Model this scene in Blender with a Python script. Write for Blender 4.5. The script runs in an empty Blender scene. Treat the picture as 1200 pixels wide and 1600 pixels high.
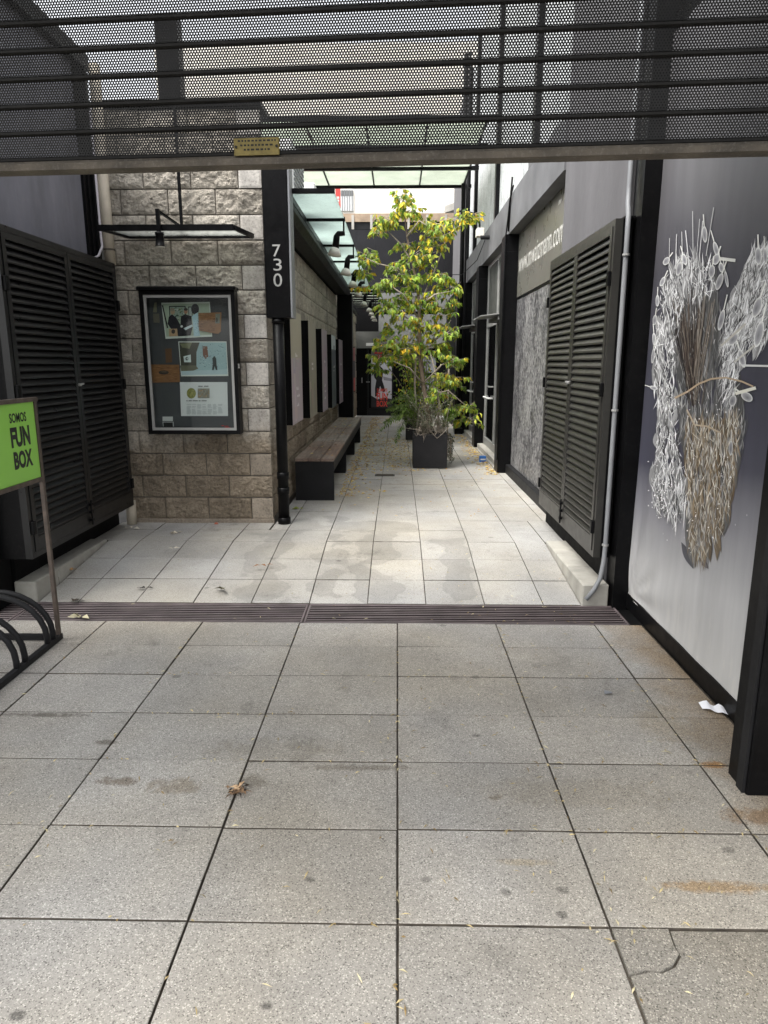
import bpy, math, random
import numpy as np
from mathutils import Vector, noise, Matrix

# ------------------------------------------------------------------ camera, sky, sun, exposure
scene = bpy.context.scene
F_PX, CAM_H = 1066.0, 1.566
YAW, PITCH = math.atan(21 / 1091.0), math.radians(12.33)
cam_data = bpy.data.cameras.new('camera')
cam_data.sensor_fit = 'VERTICAL'; cam_data.sensor_height = 36.0
cam_data.lens = 36.0 * F_PX / 1600.0
cam_data.clip_start = 0.05; cam_data.clip_end = 600
cam = bpy.data.objects.new('camera', cam_data)
scene.collection.objects.link(cam)
cam.location = (0, 0, CAM_H)
cam.rotation_euler = (math.pi / 2 - PITCH, 0, YAW)
scene.camera = cam

SUN_EL, SUN_AZ = math.radians(60), math.radians(-128)      # azimuth measured from +Y towards +X
world = bpy.data.worlds.new('World'); scene.world = world
world.use_nodes = True
wn = world.node_tree; wn.nodes.clear()
sky = wn.nodes.new('ShaderNodeTexSky'); sky.sky_type = 'NISHITA'
sky.sun_disc = False; sky.sun_elevation = SUN_EL; sky.sun_rotation = SUN_AZ
sky.air_density = 1.0; sky.dust_density = 4.0; sky.ozone_density = 1.0
hsv = wn.nodes.new('ShaderNodeHueSaturation'); hsv.inputs['Saturation'].default_value = 0.16
bg = wn.nodes.new('ShaderNodeBackground'); bg.inputs['Strength'].default_value = 0.15
wo = wn.nodes.new('ShaderNodeOutputWorld')
wn.links.new(sky.outputs[0], hsv.inputs['Color']); wn.links.new(hsv.outputs[0], bg.inputs[0]); wn.links.new(bg.outputs[0], wo.inputs[0])

sun_d = bpy.data.lights.new('sun', 'SUN'); sun_d.energy = 0.9; sun_d.angle = math.radians(24); sun_d.color = (1.0, 0.965, 0.9)
sun = bpy.data.objects.new('sun', sun_d); scene.collection.objects.link(sun)
_sd = Vector((math.sin(SUN_AZ) * math.cos(SUN_EL), math.cos(SUN_AZ) * math.cos(SUN_EL), math.sin(SUN_EL)))
sun.rotation_euler = (-_sd).to_track_quat('-Z', 'Y').to_euler(); sun.location = _sd * 40

vs = scene.view_settings
vs.view_transform = 'Standard'; vs.look = 'None'; vs.gamma = 1.0; vs.exposure = 1.72; vs.use_curve_mapping = False
scene.render.engine = 'CYCLES'
scene.cycles.max_bounces = 5; scene.cycles.diffuse_bounces = 4; scene.cycles.transparent_max_bounces = 8

# ------------------------------------------------------------------ measuring helpers
_cy, _sy, _cp, _sp = math.cos(YAW), math.sin(YAW), math.cos(PITCH), math.sin(PITCH)
_F = Vector((-_sy * _cp, _cy * _cp, -_sp)); _R = Vector((_cy, _sy, 0)); _U = _R.cross(_F); _C = Vector((0, 0, CAM_H))
def _ray(x, y): return _F * F_PX + _R * (x - 600) - _U * (y - 800)
def atY(x, y, Y): d = _ray(x, y); return _C + d * (Y / d.y)
def atX(x, y, X): d = _ray(x, y); return _C + d * (X / d.x)
def atZ(x, y, Z): d = _ray(x, y); return _C + d * ((Z - CAM_H) / d.z)
def shade(c, k): return tuple(min(255, v * k) for v in c)
def lin(c): return tuple(((v / 255 + 0.055) / 1.055) ** 2.4 if v / 255 > 0.04045 else v / 255 / 12.92 for v in c)

PZ = 0.12            # level of the passage floor above the near pavement
RND = random.Random(7)
COL = scene.collection
ORG = {}

# ------------------------------------------------------------------ materials
class M:
    def __init__(s, name, rough=0.6, metal=0.0, spec=0.5):
        s.m = bpy.data.materials.new(name); s.m.use_nodes = True
        s.t = s.m.node_tree; s.b = s.t.nodes['Principled BSDF']; s.out = s.t.nodes['Material Output']
        s.b.inputs['Roughness'].default_value = rough; s.b.inputs['Metallic'].default_value = metal
        s.b.inputs['Specular IOR Level'].default_value = spec
        s._pos = None
    def link(s, a, b): s.t.links.new(a, b)
    def put(s, sock, v):
        if isinstance(v, bpy.types.NodeSocket): s.link(v, sock)
        else: sock.default_value = v
    def pos(s):
        if s._pos is None: s._pos = s.t.nodes.new('ShaderNodeNewGeometry').outputs['Position']
        return s._pos
    def map(s, v, scale=(1, 1, 1), loc=(0, 0, 0), rot=(0, 0, 0)):
        n = s.t.nodes.new('ShaderNodeMapping'); n.inputs['Scale'].default_value = scale
        n.inputs['Location'].default_value = loc; n.inputs['Rotation'].default_value = rot
        s.link(v, n.inputs['Vector']); return n.outputs[0]
    def noise(s, scale, detail=4, rough=0.55, vec=None, dist=0.0):
        n = s.t.nodes.new('ShaderNodeTexNoise'); n.inputs['Scale'].default_value = scale
        n.inputs['Detail'].default_value = detail; n.inputs['Roughness'].default_value = rough
        n.inputs['Distortion'].default_value = dist
        s.link(vec if vec is not None else s.pos(), n.inputs['Vector']); return n.outputs['Fac']
    def voro(s, scale, vec=None, out='Color', feature='F1'):
        n = s.t.nodes.new('ShaderNodeTexVoronoi'); n.inputs['Scale'].default_value = scale; n.feature = feature
        s.link(vec if vec is not None else s.pos(), n.inputs['Vector']); return n.outputs[out]
    def ramp(s, f, stops, interp='LINEAR'):
        n = s.t.nodes.new('ShaderNodeValToRGB'); cr = n.color_ramp; cr.interpolation = interp
        while len(cr.elements) < len(stops): cr.elements.new(0.5)
        for e, (p, c) in zip(cr.elements, stops):
            e.position = p; e.color = (c, c, c, 1) if isinstance(c, (int, float)) else (*c, 1)
        s.link(f, n.inputs[0]); return n.outputs[0]
    def mix(s, f, a, b, mode='MIX'):
        n = s.t.nodes.new('ShaderNodeMix'); n.data_type = 'RGBA'; n.blend_type = mode
        s.put(n.inputs[0], f)
        for sock, v in ((n.inputs[6], a), (n.inputs[7], b)):
            if isinstance(v, bpy.types.NodeSocket): s.link(v, sock)
            else: sock.default_value = (v, v, v, 1) if isinstance(v, (int, float)) else (*v, 1)
        return n.outputs[2]
    def math(s, op, a, b=0.0, c=None):
        n = s.t.nodes.new('ShaderNodeMath'); n.operation = op
        s.put(n.inputs[0], a); s.put(n.inputs[1], b)
        if c is not None: s.put(n.inputs[2], c)
        return n.outputs[0]
    def sep(s, v):
        n = s.t.nodes.new('ShaderNodeSeparateXYZ'); s.link(v, n.inputs[0]); return n.outputs
    def rnd(s): return s.t.nodes.new('ShaderNodeObjectInfo').outputs['Random']
    def color(s, c): s.put(s.b.inputs['Base Color'], c if isinstance(c, bpy.types.NodeSocket) else (*c, 1))
    def rough(s, r): s.put(s.b.inputs['Roughness'], r)
    def bump(s, h, strength=0.3, dist=0.01):
        n = s.t.nodes.new('ShaderNodeBump'); n.inputs['Strength'].default_value = strength; n.inputs['Distance'].default_value = dist
        s.link(h, n.inputs['Height']); s.link(n.outputs[0], s.b.inputs['Normal'])
    def attr(s, name='Col'):
        n = s.t.nodes.new('ShaderNodeAttribute'); n.attribute_name = name; return n.outputs['Color']

def paint(name, c, rough=0.5, var=0.25, scale=3.0, bump=0.08, metal=0.0, dust=0.0, streak=None, spec=0.5, rnd=0.0):
    s = M(name, rough, metal, spec)
    v = s.map(s.pos(), streak) if streak else s.pos()
    n = s.noise(scale, 6, 0.62, v)
    col = s.mix(s.ramp(n, [(0.3, 0.0), (0.72, 1.0)]), tuple(x * (1 - var) for x in c), tuple(min(1, x * (1 + var)) for x in c))
    if dust:
        d = s.ramp(s.noise(scale * 9, 5, 0.7), [(0.52, 0.0), (0.75, 1.0)])
        col = s.mix(s.math('MULTIPLY', d, dust), col, (0.32, 0.30, 0.27))
    if rnd: col = s.mix(1.0, col, s.ramp(s.rnd(), [(0, 1 - rnd), (1, 1.0)]), 'MULTIPLY')
    s.color(col)
    s.rough(s.math('ADD', s.math('MULTIPLY', s.noise(scale * 4, 3), 0.25), max(0.02, rough - 0.125)))
    if bump: s.bump(s.noise(scale * 14, 4), bump, 0.004)
    return s.m

def paving(name, c, cell, whites, darks, wet=False, rust=False, rv=0.10):
    s = M(name, 0.8, 0, 0.35)
    big = s.ramp(s.noise(1.6, 6, 0.65), [(0.3, 0.78), (0.7, 1.14)])
    warm = s.ramp(s.noise(0.9, 3, 0.5, s.map(s.pos(), (1, 1, 1), (5, 2, 0))), [(0.35, (1.03, 1.0, 0.93)), (0.65, (0.97, 0.99, 1.02))])
    col = s.mix(1.0, s.mix(1.0, c, big, 'MULTIPLY'), warm, 'MULTIPLY')
    col = s.mix(1.0, col, s.ramp(s.rnd(), [(0, 1 - rv), (1, 1.06)]), 'MULTIPLY')
    vr = s.sep(s.voro(cell))[0]
    spk = s.ramp(vr, [(0.0, 0.55 - 0.2 * darks), (0.16 * darks, 0.80), (0.3, 0.95), (0.8, 1.05), (1 - 0.13 * whites, 1.12), (1 - 0.08 * whites, 1.0 + 0.75 * whites)])
    col = s.mix(1.0, col, spk, 'MULTIPLY')
    # grime spots
    sp = s.ramp(s.voro(1.9, s.map(s.pos(), (1, 1.3, 1), (.3, .7, 0)), 'Distance'), [(0.0, 0.0), (0.035, 0.0), (0.05, 1.0)])
    col = s.mix(1.0, col, s.mix(sp, 0.62, 1.0), 'MULTIPLY')
    gr = s.ramp(s.noise(3.3, 8, 0.72, s.map(s.pos(), (1, 1, 1), (3, 9, 1))), [(0.58, 1.0), (0.70, 0.70)])
    col = s.mix(1.0, col, gr, 'MULTIPLY')
    rg = 0.82
    if rust:
        x, y, z = s.sep(s.pos())
        # stains, gum and spills with a shape of their own
        wob = s.math('MULTIPLY', s.math('SUBTRACT', s.noise(19, 7, .78), .5), 5.0)
        for px, py, rx, ry, tint, k in ((1120, 1386, .17, .028, (0.86, 0.64, 0.40), .8), (820, 1348, .09, .018, (0.95, .86, .70), .7), (185, 1221, .085, .03, (0.55, 0.50, 0.45), 1), (275, 1228, .12, .05, (0.68, 0.63, 0.56), .9), (395, 1222, .06, .05, (.62, .6, .57), .9), (165, 1160, .05, .022, (.5, .48, .46), 1), (70, 1117, .2, .02, (.42, .40, .38), .9),
                                       (430, 1172, .3, .10, (.80, .78, .74), .8), (560, 1199, .25, .02, (.6, .57, .53), .8), (878, 1391, .022, .015, (.5, .5, .5), 1), (880, 1430, .02, .014, (.5, .5, .5), 1), (790, 1395, .018, .02, (.6, .6, .6), 1), (485, 1374, .018, .014, (.55, .55, .55), 1), (418, 1572, .015, .011, (.45, .45, .45), 1), (30, 1587, .025, .016, (.4, .4, .4), 1), (1115, 1195, .05, .03, (0.9, .55, .25), .9), (1180, 1275, .12, .05, (.72, .56, .42), .9), (745, 1150, .02, .012, (.5, .5, .5), 1), (774, 1246, .03, .02, (.7, .66, .62), 1), (1050, 1130, .16, .2, (.86, .80, .70), .7), (900, 1240, .4, .1, (.88, .86, .82), .8)):
            q = atZ(px, py, 0)
            d = s.math('ADD', s.math('POWER', s.math('DIVIDE', s.math('SUBTRACT', x, q.x), rx), 2), s.math('POWER', s.math('DIVIDE', s.math('SUBTRACT', y, q.y), ry), 2))
            m = s.ramp(s.math('ADD', s.math('SUBTRACT', 1.25, d), wob), [(0.1, 0.0), (1.0, k)])
            col = s.mix(m, col, s.mix(1.0, col, tint, 'MULTIPLY'))
        near = s.math('SUBTRACT', 1.0, s.math('MULTIPLY', s.math('ABSOLUTE', s.math('SUBTRACT', x, 1.52)), 2.2))
        m = s.ramp(s.math('ADD', near, s.math('MULTIPLY', s.math('SUBTRACT', s.noise(4, 6, .7), .5), 1.2)), [(0.30, 0.0), (0.95, 0.85)])
        col = s.mix(m, col, s.mix(1.0, col, (0.72, 0.56, 0.38), 'MULTIPLY'))
    if wet:
        x, y, z = s.sep(s.pos())
        def band(v, c0, w): return s.math('SUBTRACT', s.math('ABSOLUTE', s.math('SUBTRACT', v, c0)), w)
        d1 = s.math('MAXIMUM', band(x, -0.97, 0.09), band(y, 5.2, 1.1))
        d2 = s.math('MAXIMUM', band(x, -0.52, 0.05), band(y, 5.3, 1.0))
        d3 = s.math('MAXIMUM', band(y, 6.0, 0.17), band(x, -0.5, 0.62))
        d4 = s.math('MAXIMUM', band(x, -0.14, 0.10), band(y, 5.2, 0.95))
        d5 = s.math('MAXIMUM', band(x, 0.42, 0.06), band(y, 5.0, 0.5))
        d = s.math('MINIMUM', s.math('MINIMUM', s.math('MINIMUM', d1, d2), s.math('MINIMUM', d3, d4)), d5)
        n = s.math('MULTIPLY', s.math('SUBTRACT', s.noise(3.2, 2, 0.4), 0.5), 0.75)
        dd = s.math('ADD', d, n)
        m = s.ramp(s.math('ADD', s.math('MULTIPLY', dd, -4.0), 0.5), [(0.42, 1.0), (0.51, 0.76), (0.62, 0.85), (1.0, 0.82)])
        col = s.mix(1.0, col, m, 'MULTIPLY')
        rg = s.ramp(m, [(0.7, 0.5), (0.98, 0.84)])
    s.color(col); s.rough(rg)
    s.bump(s.math('ADD', s.noise(170, 3, 0.7), s.math('MULTIPLY', vr, 0.4)), 0.28, 0.003)
    return s.m

MAT = {}
MAT['slab'] = paving('grey_terrazzo_slab', (0.335, 0.314, 0.282), 300, 0.8, 0.9, rust=True)
MAT['slab_dark'] = paving('dark_terrazzo_slab', (0.215, 0.200, 0.175), 300, 1.0, 1.0, rv=0.02)
MAT['ramp'] = paving('pale_concrete_slab', (0.375, 0.360, 0.333), 330, 0.35, 0.6, wet=True, rv=0.09)
MAT['bed'] = paint('joint_dirt', (0.095, 0.080, 0.062), 0.95, 0.6, 16, 0.5)
MAT['earth'] = paint('asphalt', (0.06, 0.058, 0.055), 0.9, 0.3, 4, 0.3)
MAT['kerb'] = paint('kerb_concrete', (0.36, 0.345, 0.305), 0.85, 0.25, 5, 0.35, dust=0.15)

def block_mat(name, c, rough_face):
    s = M(name, 0.9, 0, 0.25)
    n1 = s.ramp(s.noise(7, 8, 0.7), [(0.3, 0.76), (0.72, 1.2)])
    n2 = s.ramp(s.noise(55, 6, 0.75), [(0.34, 0.56), (0.47, 1.0), (0.70, 1.25)])  # flecks: block grain plus the shade of pits put into the colour
    col = s.mix(1.0, s.mix(1.0, c, n1, 'MULTIPLY'), n2, 'MULTIPLY')
    col = s.mix(1.0, col, s.ramp(s.rnd(), [(0, (0.82, 0.80, 0.77)), (0.5, (1, .98, .95)), (1, (1.15, 1.14, 1.12))]), 'MULTIPLY')
    x, y, z = s.sep(s.pos())
    damp = s.ramp(s.math('ADD', z, s.math('MULTIPLY', s.math('SUBTRACT', s.noise(1.6, 5, .6), .5), 0.9)), [(0.25, (0.60, 0.54, 0.47)), (0.8, (0.70, 0.64, 0.57)), (1.0, (1, 1, 1))])
    col = s.mix(1.0, col, damp, 'MULTIPLY')
    st = s.ramp(s.noise(2.2, 6, .65, s.map(s.pos(), (1.6, 1.6, .35), (4, 2, 0))), [(0.5, 1.0), (0.74, 0.55)])
    col = s.mix(1.0, col, st, 'MULTIPLY')
    s.color(col)
    s.bump(s.math('ADD', s.math('MULTIPLY', s.noise(95, 6, 0.8), 1.3), s.math('MULTIPLY', s.noise(34, 4, 0.7), 1.5)), 1.0 if rough_face else 0.25, 0.018 if rough_face else 0.004)
    return s.m
MAT['block'] = block_mat('split_face_block', (0.57, 0.53, 0.465), True)
MAT['block_smooth'] = block_mat('smooth_block', (0.50, 0.48, 0.45), False)
MAT['mortar'] = paint('mortar', (0.20, 0.18, 0.155), 0.95, 0.3, 9, 0.4)
MAT['black'] = paint('black_paint', (0.0045, 0.0045, 0.005), 0.38, 0.3, 4, 0.06, dust=0.016, spec=0.12)
MAT['black_matt'] = paint('black_matt_paint', (0.0055, 0.0055, 0.006), 0.65, 0.3, 4, 0.15, dust=0.010, spec=0.08)
MAT['louver'] = paint('black_louver_paint', (0.011, 0.011, 0.0115), 0.33, 0.2, 3, 0.0, dust=0.012, spec=0.42)
MAT['louver_grey'] = paint('grey_louver_paint', (0.031, 0.030, 0.027), 0.36, 0.18, 3, 0.0, dust=0.03, spec=0.42)
MAT['purple_wall'] = paint('violet_grey_render', (0.185, 0.185, 0.215), 0.62, 0.30, 1.6, 0.3, dust=0.10, streak=(1, 1.6, .45))
MAT['grey_wall'] = paint('grey_render', (0.125, 0.121, 0.126), 0.8, 0.16, 1.6, 0.35, dust=0.04, streak=(1, 2, .6))
MAT['beam_grey'] = paint('grey_beam_render', (0.135, 0.135, 0.140), 0.8, 0.28, 2.5, 0.6, dust=0.06)
MAT['panel_wall'] = None
MAT['sign_board'] = paint('olive_grey_board', (0.155, 0.152, 0.13), 0.30, 0.12, 1.0, 0.02)
MAT['white'] = paint('white_paint', (0.78, 0.78, 0.76), 0.5, 0.08, 5, 0.03)
MAT['white_print'] = paint('white_letter', (0.62, 0.61, 0.56), 0.5, 0.05, 5, 0.0)
MAT['cream_pipe'] = paint('cream_pipe', (0.56, 0.50, 0.40), 0.6, 0.18, 6, 0.1, dust=0.1)
MAT['conduit'] = paint('grey_conduit', (0.21, 0.217, 0.228), 0.5, 0.1, 5, 0.03)
MAT['pale_cable'] = paint('pale_cable', (0.55, 0.52, 0.55), 0.5, 0.1, 5, 0.0)
MAT['rail'] = paint('worn_steel_rail', (0.095, 0.080, 0.062), 0.75, 0.5, 9, 0.5, dust=0.3)
MAT['shutter'] = paint('dark_shutter_steel', (0.013, 0.0125, 0.012), 0.5, 0.25, 5, 0.05, dust=0.03, spec=0.25)
MAT['brass'] = paint('tarnished_brass', (0.20, 0.155, 0.045), 0.5, 0.3, 40, 0.3, metal=0.3)
MAT['grate'] = paint('grate_steel', (0.15, 0.122, 0.124), 0.45, 0.4, 5, 0.15, metal=0.2, dust=0.2)
MAT['pit'] = paint('drain_pit', (0.020, 0.012, 0.013), 0.9, 0.3, 5, 0.2)
MAT['wood'] = None
MAT['steel_dark'] = paint('dark_grey_steel', (0.013, 0.013, 0.014), 0.55, 0.25, 5, 0.06, dust=0.015, spec=0.2)
MAT['rust_steel'] = paint('brown_rusty_steel', (0.075, 0.055, 0.042), 0.6, 0.45, 18, 0.2)
MAT['green'] = paint('green_sign_face', (0.27, 0.58, 0.085), 0.45, 0.04, 2, 0.0)
MAT['letter_black'] = paint('black_letter', (0.012, 0.013, 0.012), 0.5, 0.1, 5, 0.0)
MAT['letter_red'] = paint('red_letter', (0.72, 0.075, 0.05), 0.5, 0.05, 5, 0.0)
MAT['red'] = paint('red_paint', (0.70, 0.045, 0.035), 0.45, 0.1, 5, 0.0)
MAT['planter'] = paint('charcoal_planter', (0.020, 0.0195, 0.021), 0.7, 0.22, 5, 0.2, dust=0.02, spec=0.25)
MAT['soil'] = paint('soil', (0.035, 0.026, 0.018), 0.95, 0.5, 30, 0.6)
MAT['bark'] = paint('bark', (0.19, 0.145, 0.105), 0.85, 0.4, 25, 0.6, streak=(1, 1, .4))
MAT['twig_pale'] = paint('pale_bark', (0.36, 0.31, 0.25), 0.85, 0.3, 25, 0.4)
MAT['cream'] = paint('cream_render', (0.82, 0.78, 0.70), 0.85, 0.08, 0.8, 0.1)
MAT['concrete'] = paint('grey_concrete', (0.17, 0.173, 0.166), 0.85, 0.18, 1.5, 0.2)
MAT['pale_concrete'] = paint('pale_sill', (0.42, 0.40, 0.36), 0.85, 0.2, 5, 0.2)
MAT['alu'] = paint('dull_aluminium', (0.40, 0.40, 0.385), 0.45, 0.12, 5, 0.04, metal=0.4)
MAT['sheet_black'] = paint('black_sheet_metal', (0.010, 0.010, 0.012), 0.5, 0.5, 1.4, 0.15, dust=0.02, spec=.25)
MAT['fence_wood'] = paint('weathered_boards', (0.36, 0.27, 0.19), 0.85, 0.3, 4, 0.3)
MAT['reflector'] = paint('lamp_reflector', (0.80, 0.78, 0.70), 0.35, 0.1, 5, 0.0)
MAT['paper'] = paint('white_paper', (0.80, 0.80, 0.82), 0.7, 0.04, 5, 0.1)
MAT['case_back'] = paint('dark_grey_felt', (0.046, 0.048, 0.050), 0.65, 0.15, 2, 0.1)
MAT['cardboard'] = paint('brown_print', (0.27, 0.155, 0.075), 0.6, 0.35, 14, 0.05, streak=(1, 1, 3))
MAT['blue'] = paint('blue_plastic', (0.03, 0.16, 0.50), 0.4, 0.1, 5, 0.0)

def attr_mat(name, rough=0.5, translucent=0.0):
    s = M(name, rough, 0, 0.35)
    c = s.attr(); s.color(c)
    if translucent:
        t = s.t.nodes.new('ShaderNodeBsdfTranslucent'); s.link(c, t.inputs[0])
        mx = s.t.nodes.new('ShaderNodeMixShader'); mx.inputs[0].default_value = translucent
        s.link(s.b.outputs[0], mx.inputs[1]); s.link(t.outputs[0], mx.inputs[2]); s.link(mx.outputs[0], s.out.inputs[0])
    return s.m
MAT['print'] = attr_mat('printed_sheet', 0.45)
MAT['leaf'] = attr_mat('foliage', 0.45, 0.42)
MAT['litter'] = attr_mat('dry_litter', 0.8)

def glass(name, tint, gloss_rough=0.03, base=0.08):
    s = M(name); t = s.t.nodes.new('ShaderNodeBsdfTransparent'); t.inputs[0].default_value = (*tint, 1)
    g = s.t.nodes.new('ShaderNodeBsdfGlossy'); g.inputs['Roughness'].default_value = gloss_rough
    back = s.t.nodes.new('ShaderNodeNewGeometry').outputs['Backfacing']
    fr = s.t.nodes.new('ShaderNodeFresnel'); fr.inputs[0].default_value = 1.5
    mx = s.t.nodes.new('ShaderNodeMixShader'); s.link(s.math('MULTIPLY', s.math('ADD', fr.outputs[0], base * 0.3), s.math('SUBTRACT', 1.0, back)), mx.inputs[0])
    s.link(t.outputs[0], mx.inputs[1]); s.link(g.outputs[0], mx.inputs[2]); s.link(mx.outputs[0], s.out.inputs[0])
    return s.m
def frosted(name, c, dirt=0.2):
    s = M(name, 0.35)
    n = s.ramp(s.noise(2.5, 6, .7), [(0.3, 1 - dirt), (0.7, 1.0)])
    dots = s.ramp(s.voro(38, None, 'Distance'), [(0.2, 0.86), (0.35, 1.0)])
    col = s.mix(1.0, s.mix(1.0, c, n, 'MULTIPLY'), dots, 'MULTIPLY')
    s.color(col)
    t = s.t.nodes.new('ShaderNodeBsdfTranslucent'); s.link(col, t.inputs[0])
    mx = s.t.nodes.new('ShaderNodeMixShader'); mx.inputs[0].default_value = 0.75
    s.link(s.b.outputs[0], mx.inputs[1]); s.link(t.outputs[0], mx.inputs[2]); s.link(mx.outputs[0], s.out.inputs[0])
    return s.m
MAT['glass'] = glass('clear_glass', (0.93, 0.955, 0.95), 0.05, 0.0)
def film(name, tint, amount):
    s = M(name, 0.5); s.color((0.6, 0.6, 0.56)); t = s.t.nodes.new('ShaderNodeBsdfTransparent'); t.inputs[0].default_value = (*tint, 1)
    tr = s.t.nodes.new('ShaderNodeBsdfTranslucent'); tr.inputs[0].default_value = (.75, .76, .72, 1)
    m1 = s.t.nodes.new('ShaderNodeMixShader'); m1.inputs[0].default_value = .5; s.link(s.b.outputs[0], m1.inputs[1]); s.link(tr.outputs[0], m1.inputs[2])
    m2 = s.t.nodes.new('ShaderNodeMixShader'); s.link(s.ramp(s.noise(5, 6, .7), [(.3, amount * .5), (.7, min(1, amount * 1.5))]), m2.inputs[0])
    s.link(t.outputs[0], m2.inputs[1]); s.link(m1.outputs[0], m2.inputs[2]); s.link(m2.outputs[0], s.out.inputs[0]); return s.m
MAT['glass_film'] = film('dust_filmed_glass', (0.92, 0.95, 0.94), 0.35)
MAT['glass_dark'] = glass('door_glass', (0.55, 0.60, 0.60), 0.02, 0.5)
MAT['frosted'] = frosted('frosted_green_glass', (0.66, 0.74, 0.71))
MAT['frosted_white'] = frosted('frosted_white_glass', (0.72, 0.76, 0.68))
MAT['glass_dirty'] = frosted('dusty_glass', (0.55, 0.56, 0.52), 0.5)

s = M('patterned_silver_panel', 0.35, 0.25)
v = s.map(s.pos(), (1, 1.0, 0.45))
n = s.noise(34, 2, 0.5, v, 1.6)
big = s.noise(1.3, 3, 0.6, s.map(s.pos(), (1, 1, .55)))
thr = s.math('ADD', n, s.math('MULTIPLY', s.math('SUBTRACT', big, 0.5), 0.5))
s.color(s.ramp(thr, [(0.42, (0.065, 0.064, 0.070)), (0.50, (0.17, 0.168, 0.172)), (0.58, (0.46, 0.455, 0.45))]))
s.bump(n, 0.5, 0.006); MAT['silver'] = s.m

s = M('streaky_white_panel', 0.8)
n = s.noise(30, 5, 0.7, s.map(s.pos(), (1, 1, 0.10)))
n2 = s.noise(70, 3, 0.6, s.map(s.pos(), (1, 1, 0.35)))
s.color(s.mix(1.0, s.ramp(n, [(0.34, (0.22, 0.23, 0.23)), (0.5, (0.58, 0.60, 0.60)), (0.7, (0.74, 0.75, 0.75))]), s.ramp(n2, [(0.33, 0.35), (0.46, 1.0)]), 'MULTIPLY'))
s.bump(n, 0.4, 0.01); MAT['panel_wall'] = s.m

s = M('weathered_bench_wood', 0.65)
g = s.noise(22, 6, 0.65, s.map(s.pos(), (1.6, .16, 1.6)), 0.6)
w = s.noise(1.1, 3, 0.5)
c = s.mix(s.ramp(w, [(0.4, 0.0), (0.6, 1.0)]), (0.21, 0.135, 0.10), (0.30, 0.265, 0.23))
c = s.mix(1.0, c, s.ramp(g, [(0.3, 0.5), (0.7, 1.25)]), 'MULTIPLY')
c = s.mix(1.0, c, s.ramp(s.rnd(), [(0, 0.75), (1, 1.15)]), 'MULTIPLY')
s.color(c); s.bump(g, 0.35, 0.004); MAT['wood'] = s.m

# banner cloth: printed photographic backdrop (violet grey; dark middle and pale foot partly light put into the colour)
s = M('banner_print', 0.42, 0, 0.4)
x, y, z = s.sep(s.pos())
zz = s.math('ADD', s.math('ADD', z, s.math('MULTIPLY', s.math('SUBTRACT', s.noise(1.1, 3, .5), .5), 0.35)), s.math('MULTIPLY', s.math('SUBTRACT', y, 3.4), 0.13))
c = s.ramp(s.math('DIVIDE', zz, 3.2), [(0.02, (0.56, 0.55, 0.53)), (0.15, (0.46, 0.455, 0.455)), (0.25, (0.21, 0.208, 0.23)), (0.33, (0.062, 0.062, 0.084)), (0.52, (0.050, 0.050, 0.066)), (0.68, (0.072, 0.070, 0.082)), (0.90, (0.15, 0.146, 0.152))])
fold = s.noise(9, 4, .6, s.map(s.pos(), (1, 1, .12)))
c = s.mix(1.0, c, s.ramp(fold, [(0.3, 0.88), (0.7, 1.1)]), 'MULTIPLY')  # streaks paint the shading of cloth folds into the colour
dirt = s.math('MULTIPLY', s.ramp(s.noise(14, 5, .6, s.map(s.pos(), (1, 1, .22))), [(0.54, 0.0), (0.60, 1.0)]), s.ramp(z, [(0.1, 0.5), (0.45, 0.0)]))
c = s.mix(dirt, c, (0.62, 0.60, 0.56))
s.color(c); s.bump(s.noise(160, 2), 0.08, 0.002); MAT['banner'] = s.m

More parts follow.
